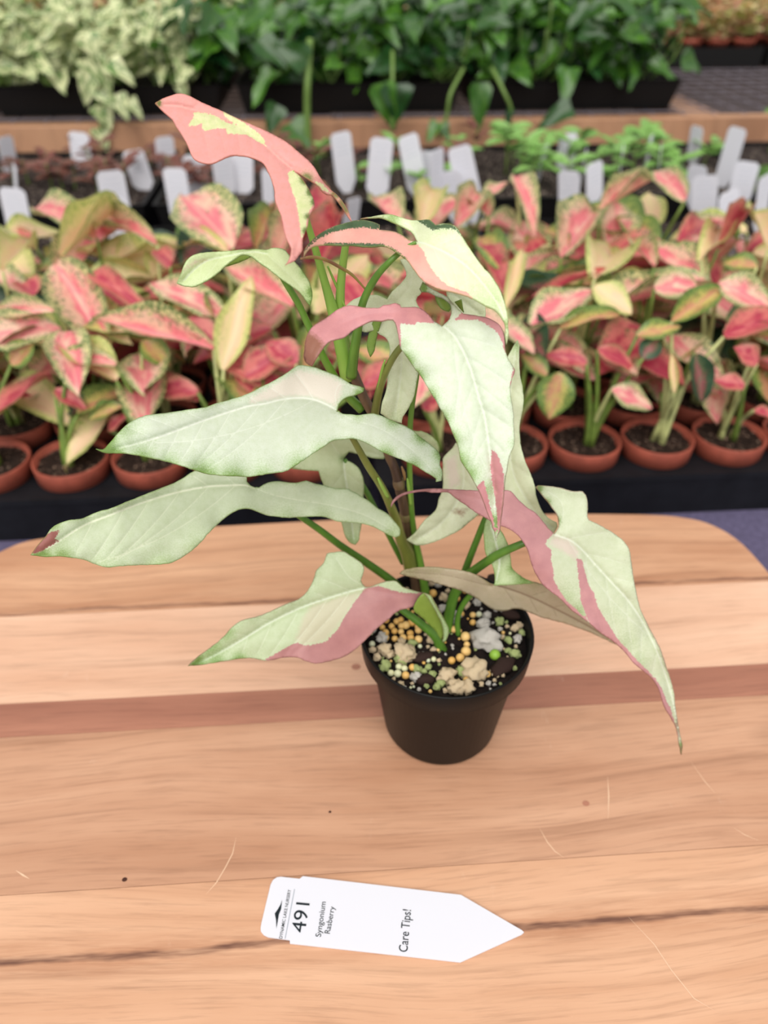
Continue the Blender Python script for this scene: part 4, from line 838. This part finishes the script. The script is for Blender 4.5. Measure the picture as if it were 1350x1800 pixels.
def shuttle_tray(xs, label, fl=0.0, fr=0.0):
    px_, py_ = xs[1]-xs[0], ROWS[1]-ROWS[0]
    e = empty('shuttle_tray', ((xs[0]+xs[-1])/2, (ROWS[0]+ROWS[-1])/2, -0.094), label, 'tray', 'plant trays on the cloth covered bench')
    v, f = [], []; N = 24; hr = 0.0319
    for x in xs:
        for y in ROWS:
            o = len(v)
            for i in range(N):
                a = 2*math.pi*i/N; c, q = math.cos(a), math.sin(a); k = 0.5/max(abs(c), abs(q))
                v.append((x+hr*c, y+hr*q, DECK)); v.append((x+c*k*px_, y+q*k*py_, DECK))
            for i in range(N):
                j = (i+1) % N; f.append((o+2*i, o+2*i+1, o+2*j+1, o+2*j))
            # square up the corner gaps
            for sx_ in (-1, 1):
                for sy_ in (-1, 1):
                    pass
    mesh_obj('deck', v, f, M['tray_plastic'], e, smooth=False)
    x0, x1 = xs[0]-px_/2, xs[-1]+px_/2; y0, y1 = ROWS[0]-py_/2, ROWS[-1]+py_/2
    q = 0.006
    x0i, x1i = x0, x1; x0, x1 = x0-fl, x1+fr
    loops = [[(x0i, y0), (x1i, y0), (x1i, y1), (x0i, y1)], [(x0-q, y0-q), (x1+q, y0-q), (x1+q, y1+q), (x0-q, y1+q)], [(x0-q, y0-q), (x1+q, y0-q), (x1+q, y1+q), (x0-q, y1+q)], [(x0-.004, y0-.004), (x1+.004, y0-.004), (x1+.004, y1+.004), (x0-.004, y1+.004)], [(x0-.002, y0-.002), (x1+.002, y0-.002), (x1+.002, y1+.002), (x0-.002, y1+.002)]]
    zs = [DECK, DECK, DECK-0.006, DECK-0.006, -0.0938]
    v = [(a, b, z) for L, z in zip(loops, zs) for a, b in L]; f = []
    for L in range(4):
        for i in range(4): f.append((L*4+i, L*4+(i+1) % 4, L*4+4+(i+1) % 4, L*4+4+i))
    mesh_obj('skirt', v, f, M['tray_plastic'], e, smooth=False)
shuttle_tray(XL, 'black shuttle tray of terracotta pots behind the long pale leaves', 0, 0.018)
shuttle_tray(XR, 'black shuttle tray of terracotta pots behind the hanging pink edged leaf', 0.018, 0)
AGL = []
ROWNAME = ['in the front row', 'in the second row of the tray', 'in the third row of the tray', 'in the fourth row of the tray', 'in the back row of the tray']
for ri, y in enumerate(ROWS):
    for x in XL+XR:
        # keep what the camera can see
        X = x*CY - y*SY; Y = x*SY + y*CY; dd = Y*math.cos(TH)+(CAMH+0.0)*math.sin(TH)
        if abs(X)/dd*FPX > 675+110: continue
        side = 'left' if x < 0.027 else 'right'
        tray = 'long pale leaves' if side == 'left' else 'drooping leaf'
        k_ = (len(XL)-1-XL.index(x)) if side == 'left' else XR.index(x)
        ordn = ('first', 'second', 'third', 'fourth', 'fifth', 'sixth', 'seventh', 'eighth', 'ninth')[k_]
        rown = ROWNAME[ri].replace(' of the tray', '').replace('in the ', '')
        e = empty('potted_evergreen', (x, y, RIMZ-0.066), 'pink evergreen in terracotta pot behind %s, %s, %s from tray gap' % (tray, rown, ordn), 'potted plant', 'pink evergreens in the shuttle trays')
        obj('pot', pot_me, e, Matrix.Translation((x, y, RIMZ)) @ Matrix.Rotation(R(0, 6), 4, 'Z'))
        obj('soil', soil_me, e, Matrix.Translation((x, y, RIMZ)) @ Matrix.Rotation(R(0, 6), 4, 'Z'))
        AGL.append((e, x, y, ri))
CAMP = Vector((0, 0, CAMH))
def agl_leaf(e, cx, cy, base, tip, wd, kind, up=None, pale=False, stalk_on=True):
    if up is None:
        mid = (base+tip)/2; tocam = (CAMP-mid).normalized(); up = (tocam*0.75+Vector((R(-.2, .2), R(-.2, .2), 0.7)))
    obj('leaf', random.choice(AMESH[kind]), e, place_mat(base, tip, up, wd))
    if stalk_on:
        a = Vector((cx+R(-.006, .006), cy+R(-.006, .006), RIMZ-0.006))
        stalk('petiole', a, base, 0.0032, 0.0015, M['agl_stalk_pale'] if pale or random.random() < 0.3 else M['agl_stalk'], e, R(0.05, 0.25))
def YF(py): return float(np.interp(py, [290, 330, 380, 430, 500, 600, 730], [.97, .92, .84, .75, .655, .600, .575]))
def nearest(p, yoff=0.0):
    return min(AGL, key=lambda q: (q[1]-p.x)**2*1.5+(q[2]-p.y)**2)
HAND = [  # base px, tip px, width px, kind
 (170, 418, 43, 343, 66, 'P'), (277, 430, 150, 362, 46, 'P'), (107, 455, 217, 358, 38, 'C'), (410, 436, 312, 324, 118, 'P'), (400, 442, 308, 405, 34, 'C'), (5, 478, 60, 388, 50, 'C'), (100, 465, 195, 622, 92, 'P'), (160, 482, 250, 532, 44, 'R'), (395, 560, 255, 484, 66, 'P'),
 (95, 548, -25, 555, 44, 'P'), (375, 615, 160, 558, 62, 'P'), (-25, 600, 97, 562, 84, 'P'), (205, 642, 75, 618, 42, 'P'), (347, 690, 265, 680, 46, 'R'), (-15, 700, 52, 692, 24, 'R'), (95, 685, 152, 718, 30, 'R'), (215, 715, 155, 738, 34, 'G'), (190, 756, 221, 728, 26, 'R'), (393, 650, 440, 480, 60, 'C'),
 (515, 540, 395, 466, 66, 'P'), (430, 665, 520, 600, 60, 'R'), (455, 690, 410, 645, 36, 'R'), (520, 640, 470, 595, 60, 'R'), (480, 470, 520, 380, 50, 'P'), (560, 470, 600, 375, 60, 'R'), (450, 440, 480, 370, 40, 'G'), (540, 350, 590, 410, 60, 'R'), (640, 560, 590, 470, 70, 'R'), (300, 470, 270, 430, 40, 'R'),
 (1054, 372, 1148, 312, 34, 'P'), (1205, 352, 1148, 290, 48, 'P'), (985, 455, 1045, 368, 84, 'P'), (1045, 492, 1095, 398, 92, 'C'), (1045, 503, 1112, 548, 54, 'C'), (935, 572, 1045, 500, 80, 'P'), (1062, 478, 930, 516, 18, 'R'), (985, 578, 1092, 552, 38, 'G'), (1195, 425, 1268, 378, 50, 'R'), (1232, 458, 1292, 376, 46, 'C'), (1262, 438, 1312, 370, 38, 'R'),
 (1350, 440, 1325, 370, 66, 'C'), (1150, 508, 1226, 500, 66, 'P'), (1180, 565, 1272, 508, 52, 'G'), (1262, 500, 1375, 545, 70, 'P'), (1272, 592, 1375, 556, 60, 'R'), (850, 430, 890, 505, 48, 'R'), (890, 540, 922, 425, 28, 'C'), (925, 445, 962, 425, 30, 'R'), (905, 312, 945, 380, 46, 'P'), (850, 352, 895, 312, 30, 'P'), (1050, 615, 1122, 645, 36, 'R'), (1030, 640, 960, 618, 40, 'R'),
 (985, 655, 965, 738, 66, 'G'), (1075, 685, 1150, 716, 50, 'P'), (1222, 622, 1234, 708, 44, 'D'), (1308, 680, 1260, 665, 36, 'R'), (1325, 722, 1362, 735, 26, 'R'), (1185, 690, 1182, 622, 16, 'C'), (1150, 470, 1110, 420, 40, 'P'), (1330, 470, 1270, 455, 40, 'G'), (700, 395, 660, 345, 60, 'P'), (740, 400, 760, 330, 60, 'C'), (800, 400, 840, 335, 56, 'P'), (860, 380, 820, 330, 46, 'P'), (880, 470, 840, 400, 60, 'G'), (1120, 590, 1200, 570, 40, 'G'),
 (1000, 430, 950, 395, 36, 'G'), (960, 660, 920, 620, 40, 'G'), (1130, 630, 1160, 590, 40, 'D'), (1330, 640, 1290, 610, 44, 'R'), (640, 680, 700, 640, 50, 'R'), (745, 720, 770, 690, 40, 'R'), (20, 640, 60, 600, 50, 'G'), (250, 600, 300, 640, 50, 'G'), (60, 520, 30, 480, 50, 'R'), (330, 560, 380, 600, 50, 'R')]
for bx, by, tx, ty, wd, kd in HAND:
    Yb = YF(by); Yt = YF(ty)
    if abs(by-ty) > 100: Yt = Yb + (Yt-Yb)*0.6
    b = W(bx, by, Yb); t = W(tx, ty, Yt)
    q = nearest(b); agl_leaf(q[0], q[1], q[2], b, t, wd*depth((bx+tx)/2, (by+ty)/2, (Yb+Yt)/2)/FPX, kd, pale=(kd == 'C'))
for e, x, y, ri in AGL:
    nl = 3 if ri == 0 else (6 if ri < 3 else 7)
    a0 = R(0, 6.28)
    for k in range(nl):
        a = a0+k*2.4+R(-.4, .4); rad = R(.012, .030); h = R(.03, .075) if ri == 0 else R(.035, .105)
        if ri == 0: a = R(0.3, 2.8)     # front row leans back, its soil stays in view
        b = Vector((x+rad*math.cos(a), y+rad*math.sin(a), RIMZ+h)); L = R(.075, .118)*(0.7 if ri == 0 else 1)
        t = b + Vector((math.cos(a)*L*.9, math.sin(a)*L*.9, R(-.3, .45)*L))
        t.z = min(t.z, 0.10)
        agl_leaf(e, x, y, b, t, L*R(.40, .52), random.choice('PPPPCGGCRRD'), up=Vector((R(-.3, .3), R(-.5, .2), 1)))

# ------------------------------------------------------------------ trays of small plants with white tags behind
M['seed_leaf'] = agl_mat('seedling_green', (112, 160, 78), (142, 186, 100), (96, 142, 70), (124, 168, 84), 0.5, 0.7)
M['seed_red'] = agl_mat('seedling_red', (120, 56, 52), (90, 70, 52), (66, 60, 44), (140, 90, 80), 0.4, 0.6)
SM = {k: [leaf_mesh('seedling_leaf', M[m], 'oval', 0.15, 0.2, 4, 6)] for k, m in (('g', 'seed_leaf'), ('r', 'seed_red'))}
def nursery_tray(x0, x1, y0, y1, label, zt=-0.036, mat='far_tray', soilm='speck_soil', base=-0.0938, group='plant trays on the cloth covered bench'):
    e = empty('nursery_tray', ((x0+x1)/2, (y0+y1)/2, base), label, 'tray', group)
    t = 0.004; ins = 0.014
    L = [[(x0+ins, y0+ins), (x1-ins, y0+ins), (x1-ins, y1-ins), (x0+ins, y1-ins)], [(x0, y0), (x1, y0), (x1, y1), (x0, y1)], [(x0-t, y0-t), (x1+t, y0-t), (x1+t, y1+t), (x0-t, y1+t)], [(x0+t, y0+t), (x1-t, y0+t), (x1-t, y1-t), (x0+t, y1-t)]]
    zs = [base, zt-0.003, zt, zt]
    v = [(a, b, z) for l, z in zip(L, zs) for a, b in l] + [(a, b, zt-0.02) for a, b in L[3]]
    f = [(3, 2, 1, 0)]
    for q in range(4):
        for i in range(4): f.append((q*4+i, q*4+(i+1) % 4, q*4+4+(i+1) % 4, q*4+4+i))
    mesh_obj('tray_body', v, f, M[mat], e, smooth=False)
    nx, ny = 40, 22; v, f = [], []
    for j in range(ny+1):
        for i in range(nx+1):
            a, b = x0+t+(x1-x0-2*t)*i/nx, y0+t+(y1-y0-2*t)*j/ny; v.append((a, b, zt-0.008+0.006*noise.noise(Vector((a, b, 0))*40)))
    for j in range(ny):
        for i in range(nx): f.append((j*(nx+1)+i, j*(nx+1)+i+1, (j+1)*(nx+1)+i+1, (j+1)*(nx+1)+i))
    mesh_obj('soil', v, f, M[soilm], e)
    return e
xs_ = [-0.86, -0.30, 0.26, 0.82]
SEEDTRAYS = ['dark seedling tray under the white tags by the far left timber', 'dark seedling tray under the white tags left of the stem', 'dark seedling tray under the tall white tags', 'dark seedling tray of bright green seedlings with white tags']
for i, x in enumerate(xs_):
    for yi, (ya, yb) in enumerate(((0.965, 1.30), (1.325, 1.72))):
        nursery_tray(x, x+0.54, ya, yb, SEEDTRAYS[i] + (', near one' if yi == 0 else ', against the bench rail'), zt=-0.036 if yi == 0 else -0.006)
def seedling(x, y, kind, n, h, L, label, grp):
    e = empty('seedling', (x, y, -0.048 if y < 1.31 else -0.018), label, 'plant', grp)
    zb = -0.046 if y < 1.31 else -0.016; st = Vector((x, y, zb)); top = Vector((x+R(-.01, .01), y+R(-.01, .01), zb+0.006+h))
    stalk('stem', st, top, 0.0016, 0.0009, M['agl_stalk'], e)
    for k in range(n):
        a = k*2.4+R(-.5, .5); b = st.lerp(top, R(.45, 1)); d = Vector((math.cos(a), math.sin(a), R(-.1, .7)))
        obj('leaf', SM[kind][0], e, place_mat(b, b+d*L*R(.7, 1.2), Vector((R(-.3, .3), R(-.5, .1), 1)), L*R(.4, .6)))
for k in range(46):
    px = R(-20, 560); py = R(258, 385); p = WZ(px, py, -0.03)
    if (0.98 < p.y < 1.29 or 1.34 < p.y < 1.70): seedling(p.x, p.y, 'r', 5, R(.02, .05), .035, 'small dark red seedling in the tray at the white tags', 'red seedlings')
for k in range(38):
    px = R(860, 1360); py = R(262, 380); p = WZ(px, py, -0.03)
    if (0.98 < p.y < 1.29 or 1.34 < p.y < 1.70): seedling(p.x, p.y, 'g', 6, R(.03, .085), .04, 'bright green seedling among the white tags near the wire bench', 'green seedlings')
for k in range(20):
    px = R(560, 860); py = R(280, 380); p = WZ(px, py, -0.03)
    if (0.98 < p.y < 1.29 or 1.34 < p.y < 1.70): seedling(p.x, p.y, random.choice('gr'), 5, R(.02, .05), .035, 'low seedling between the tall white tags', 'low seedlings')
TAGS = [(137, 232, 145, 285, 38), (8, 240, 20, 300, 12), (25, 290, 28, 330, 20), (20, 330, 32, 388, 46), (192, 300, 206, 370, 42), (232, 264, 245, 302, 40), (288, 240, 294, 292, 26), (340, 272, 346, 325, 36), (305, 295, 311, 330, 42), (425, 270, 426, 322, 46), (390, 275, 396, 325, 32), (598, 232, 610, 330, 35), (672, 242, 660, 365, 41), (716, 237, 730, 310, 36), (746, 265, 751, 320, 30),
        (768, 262, 768, 330, 26), (806, 257, 826, 345, 42), (470, 300, 473, 370, 26), (622, 348, 616, 392, 26), (1000, 234, 994, 290, 34), (961, 255, 948, 305, 15), (1031, 262, 1022, 310, 12), (1045, 285, 1045, 332, 34), (1000, 300, 1000, 350, 32), (1072, 320, 1070, 350, 26), (1096, 255, 1090, 300, 9), (1146, 238, 1134, 300, 16), (1163, 254, 1158, 300, 11), (1226, 222, 1220, 262, 10), (1298, 224, 1276, 300, 18),
        (1240, 308, 1237, 372, 38), (1316, 284, 1300, 342, 32), (1282, 335, 1280, 375, 42), (1227, 290, 1222, 330, 20), (1346, 308, 1338, 372, 34), (216, 350, 222, 395, 30), (98, 408, 100, 425, 34), (790, 300, 800, 345, 36), (1310, 415, 1305, 450, 28)]
for (tx, ty, bx, by, wd) in TAGS:
    ang = TH + math.atan((ty-900)/FPX)
    zt_ = 0.085 if math.hypot(tx-bx, ty-by) > 66 else 0.052
    Y = (CAMH-zt_)/math.tan(ang)
    Y = min(max(Y, 0.99), 1.62)
    top = W(tx, ty, Y); bot = W(bx, by, Y)
    d = (bot-top).normalized(); L = (top.z+(0.044 if Y < 1.31 else 0.022))/max(0.3, -d.z); bot = top+d*L
    wm = 0.034; vis = wd*depth(tx, ty, Y)/FPX; vis = min(vis, wm*1.15)
    turn = math.acos(min(1, vis/(wm*1.15)))*random.choice((-1, 1))
    ex = Vector((math.cos(turn-YAW), math.sin(turn-YAW), 0)); ex = (ex-d*ex.dot(d)).normalized(); ez = ex.cross(d)
    hw = wm*1.15/2; where = 'among dark red seedlings' if tx < 480 else ('behind the pink top leaf' if tx < 880 else 'among bright green seedlings')
    face = 'slim white plant tag turned edge on' if wd < 22 else ('broad white plant tag with faint print' if wd > 33 else 'white plant tag turned a little aside')
    far = 'near the bench rail' if Y > 1.31 else 'close behind the evergreens'
    e = empty('plant_tag', bot, '%s, %s, %s' % (face, where, far), 'tag', 'standing tags: %s, %s, %s' % (face.split(' ')[0], where, far))
    c = 0.006
    o2 = [(-hw, c), (-hw+c, 0), (hw-c, 0), (hw, c), (hw, L*0.75), (0.003, L), (-0.003, L), (-hw, L*0.75)]
    v = [top+ex*a+d*b+ez*q for q in (0.0004, -0.0004) for a, b in o2]; n = 8
    f = [tuple(range(n)), tuple(range(n, 2*n))[::-1]]+[(k, n+k, n+(k+1) % n, (k+1) % n) for k in range(n)]
    mesh_obj('tag_blade', v, f, M['tag'], e, smooth=False)
    if wd > 24:      # faint unreadable print
        sgn = 1 if ez.dot(CAMP-top) > 0 else -1
        for q in range(4):
            b0 = 0.010+q*0.0075; w2 = hw*R(.45, .7)
            v = [top+ex*a+d*b+ez*sgn*0.0006 for a, b in ((-w2, b0), (w2, b0), (w2, b0+0.0028), (-w2, b0+0.0028))]
            mesh_obj('print_line', v, [(0, 1, 2, 3)], M['blur_ink'], e, smooth=False)

# ------------------------------------------------------------------ trays and plants on the wire bench
WZT = 0.0172
far_specs = [(-1.30, -0.80, 'variegated vines, outermost'), (-0.77, -0.25, 'variegated vines beside the dark leaves'), (-0.21, 0.31, 'dark green vines beside the variegated ones'), (0.34, 0.84, 'dark green vines beside the bare mesh')]
for x0, x1, nm in far_specs:
    nursery_tray(x0, x1, 1.965, 2.27, 'deep black tray of ' + nm, zt=0.082, soilm='soil', base=WZT, group='deep black trays on the wire bench')
    nursery_tray(x0, x1, 2.30, 2.60, 'deep black tray of %s, second row' % nm, zt=0.082, soilm='soil', base=WZT, group='deep black trays on the wire bench')
VM = {}
k = NT('variegated_leaf'); uv = k.coord('UV'); rr = k.n('ShaderNodeObjectInfo').outputs['Random']; wv = k.math('MULTIPLY', rr, 50.0)
c = k.mix(k.rng(k.noise(k.mapping(uv, (1.6, 0.9, 1)), 3.5, 4, 0.6, wv), 0.40, 0.56), s(80, 124, 46), s(228, 230, 180)); c = k.mix(k.rng(k.noise(uv, 5, 3, 0.5, wv), 0.58, 0.66), c, s(48, 82, 38)); VM['v'] = k.fin(c, 0.32, 0.5, 0.2)
k = NT('dark_vine_leaf'); uv = k.coord('UV'); rr = k.n('ShaderNodeObjectInfo').outputs['Random']
c = k.mix(rr, s(16, 44, 24), s(96, 148, 44)); c = k.mix(k.rng(k.noise(uv, 4, 3), 0.4, 0.7), c, s(38, 84, 40)); VM['d'] = k.fin(c, 0.25, 0.6, 0.15)
k = NT('pink_tuft_leaf'); rr = k.n('ShaderNodeObjectInfo').outputs['Random']; gg = k.noise(k.n('ShaderNodeNewGeometry').outputs['Position'], 22, 2)
c = k.mix(k.rng(gg, 0.4, 0.6), s(240, 194, 174), s(200, 216, 134)); VM['t'] = k.fin(c, 0.5, 0.3, 0.2)
VMESH = {'v': [leaf_mesh('vine_leaf', VM['v'], 'heart', d_, .25, 6, 8, .6, i) for i, d_ in enumerate((.1, .3))], 'd': [leaf_mesh('vine_leaf', VM['d'], 'heart', d_, .25, 6, 8, .6, i) for i, d_ in enumerate((.12, .32))]}
M['vine_stem'] = flat('vine_stem', (122, 150, 76), 0.5, 0.4)
M['vine_stem_dk'] = flat('vine_stem_dk', (104, 132, 64), 0.5, 0.4)
def vine(x, y, kind, n, L, label, grp, spread=0.10, zhi=0.24):
    z0 = 0.072; e = empty('trailing_vine', (x, y, z0), label, 'plant', grp)
    for q in range(6):
        a = R(0, 6.28); b = Vector((x+spread*.8*math.cos(a), y+spread*.6*math.sin(a), R(.13, zhi)))
        stalk('stem', Vector((x+R(-.02, .02), y+R(-.02, .02), z0)), b, .003, .0018, M['vine_stem'] if kind == 'v' else M['vine_stem_dk'], e, -.3)
    for q in range(n):
        a = R(0, 6.28); rd = spread*math.sqrt(R(.05, 1.25))
        b = Vector((x+rd*math.cos(a), y+rd*math.sin(a), R(.104, zhi)))
        aa = R(-3.4, .25) if random.random() < .75 else R(0, 6.28); d = Vector((math.cos(aa), math.sin(aa), R(-.75, .25)))
        ll = L*R(.65, 1.2)
        obj('leaf', random.choice(VMESH[kind]), e, place_mat(b, b+d.normalized()*ll, Vector((R(-.7, .7), R(-1.0, .3), R(.4, 1))), ll*R(.5, .78)))
VLAB = {'v': 'variegated vine in a deep black tray', 'd': 'dark green vine in a deep black tray'}
ORD = ('first', 'second', 'third', 'fourth', 'fifth', 'sixth', 'seventh', 'eighth', 'ninth')
VX = (-1.17, -1.02, -.9, -.74, -.62, -.50, -.38); DX = (-.26, -.13, 0.0, .13, .26, .39, .52, .65, .77)
for i, x in enumerate(VX):
    for y, rw in ((2.03, 'front row'), (2.17, 'behind the front row')):
        vine(x+R(-.02, .02), y, 'v', 40, .066, 'variegated vine in deep tray, %s, %s from the dark vines' % (rw, ORD[len(VX)-1-i]), 'variegated vines in deep trays', .09, .215)
for i, x in enumerate(DX):
    for y, rw in ((2.04, 'front row'), (2.18, 'behind the front row')):
        vine(x+R(-.02, .02), y, 'd', 27, .092, 'dark green vine in deep tray, %s, %s from the variegated vines' % (rw, ORD[i]), 'dark green vines in deep trays', .095, .24)
for x in np.arange(-1.25, .85, .135):
    vine(x, 2.42, 'v' if x < -.3 else 'd', 22, .08 if x < -.3 else .11, (VLAB['v'] if x < -.3 else VLAB['d']) + ' of the second tray row', 'second row vines ' + ('variegated' if x < -.3 else 'dark'), .11, .29)
def trail(px_pts, Y, kind, leaves, L, label, wd=8, grp=None):
    P_ = [W(a, b, Y + (0.05 if i == 0 else 0)) for i, (a, b) in enumerate(px_pts)]
    e = empty('hanging_vine', P_[0], label, 'plant', grp)
    q = [Vector(p) for p in cr([tuple(p) for p in P_], 5)]
    v, f = tube_vf(q, [wd/2*Y/FPX]*len(q), 7); mesh_obj('stem', v, f, M['vine_stem_dk'], e)
    for (bx, by, tx, ty, w2) in leaves:
        b = W(bx, by, Y); t = W(tx, ty, Y-0.02)
        obj('leaf', random.choice(VMESH[kind]), e, place_mat(b, t, (CAMP-b).normalized()+Vector((R(-.3, .3), 0, .4)), w2*depth(bx, by, Y)/FPX))
trail([(160, 60), (165, 130), (172, 190), (182, 250), (190, 290)], 1.86, 'v', [(165, 100, 195, 165, 40), (160, 130, 145, 185, 40), (170, 150, 200, 190, 36), (205, 165, 225, 212, 34), (225, 175, 250, 205, 26), (175, 185, 195, 225, 44), (172, 225, 190, 262, 34), (150, 60, 175, 105, 46), (190, 110, 235, 140, 40)], .07, 'variegated vine stem hanging down over the bench rail', 5)
trail([(545, 70), (541, 140), (540, 190), (542, 250), (545, 290)], 1.86, 'd', [(490, 185, 470, 235, 40), (510, 215, 545, 260, 60), (540, 110, 480, 70, 50), (455, 70, 505, 118, 46)], .1, 'dark green vine stem hanging straight down past the rail', 11)
trail([(690, 90), (690, 140), (688, 190), (690, 230)], 1.86, 'd', [(672, 145, 690, 232, 50), (695, 148, 700, 215, 60)], .1, 'pair of large dark green leaves hanging on a vine before the tray', 6)
trail([(815, 120), (792, 165), (785, 205), (770, 245)], 1.86, 'd', [(770, 215, 750, 250, 26), (775, 215, 790, 250, 24), (845, 145, 840, 235, 40)], .1, 'pale forked vine stem with hanging leaves before the tray', 6)
trail([(865, 120), (885, 160), (898, 195), (890, 240)], 1.86, 'd', [(1005, 190, 945, 218, 40), (900, 190, 880, 250, 14)], .1, 'slender forked vine stem drooping over the rail near the mesh', 6)

# far pink-green tufts in red pots
red_me = lathe_mesh('small_red_pot', [(0.001, 0.0), (0.028, 0.0), (0.035, 0.058), (0.038, 0.058), (0.038, 0.072), (0.033, 0.072), (0.032, 0.062), (0.001, 0.06)], M['terracotta'], 20)
tufts = []
for q in range(3):
    v, f = [], []
    for k_ in range(120):
        a = R(0, 6.28); rd = R(0, .03); b = Vector((rd*math.cos(a), rd*math.sin(a), R(.07, .15))); a2 = R(0, 6.28)
        L = R(.025, .045); d = Vector((math.cos(a2)*.8, math.sin(a2)*.8, R(-.1, .6))).normalized()*L; sd = d.cross(Vector((0, 0, 1))).normalized()*L*.3
        o = len(v); v += [b, b+d*.5+sd, b+d, b+d*.5-sd]; f += [(o, o+1, o+2, o+3)]
    for k_ in range(9):
        a = R(0, 6.28); o = len(v); b = Vector((.012*math.cos(a), .012*math.sin(a), .058)); t = Vector((.03*math.cos(a), .03*math.sin(a), .13)); w3 = Vector((.0012, 0, 0))
        v += [b-w3, b+w3, t+w3, t-w3]; f += [(o, o+1, o+2, o+3)]
    me = bpy.data.meshes.new('tuft'); me.from_pydata([tuple(p) for p in v], [], f); me.update(); me.materials.append(VM['t']); tufts.append(me)
for xi in range(6):
    x0 = -1.40+xi*.56
    e = empty('flat_tray', (x0+.27, 2.87, WZT), 'low black tray of pink tufted seedlings at the back of the wire bench', 'tray', 'low black trays at the back of the wire bench')
    v, f = box_vf(x0, x0+.54, 2.66, 3.12, WZT, WZT+.004); mesh_obj('tray_floor', v, f, M['far_tray'], e, smooth=False)
    for (a, b, c_, d_) in ((x0, x0+.54, 2.655, 2.662), (x0, x0+.54, 3.118, 3.125), (x0, x0+.007, 2.662, 3.118), (x0+.533, x0+.54, 2.662, 3.118)):
        box('tray_side', a, b, c_, d_, WZT, WZT+.055, M['far_tray'], e)
    for yy_ in (2.71, 2.80, 2.89, 2.98, 3.07):
        for k_ in range(6):
            xx_ = x0+.05+.0885*k_
            t = empty('tufted_seedling', (xx_, yy_, WZT+.004), 'pink and green tufted seedling in a small red pot', 'potted plant', 'pink tufted seedlings in red pots')
            obj('pot', red_me, t, Matrix.Translation((xx_, yy_, WZT+.004)))
            o = obj('foliage', random.choice(tufts), t, Matrix.Translation((xx_, yy_, WZT+.004)) @ Matrix.Rotation(R(0, 6), 4, 'Z') @ Matrix.Diagonal((1.15, 1.15, R(.95, 1.2)*(1.0+max(0, yy_-2.75)*1.3), 1)))
            o['kind'] = 'stuff'
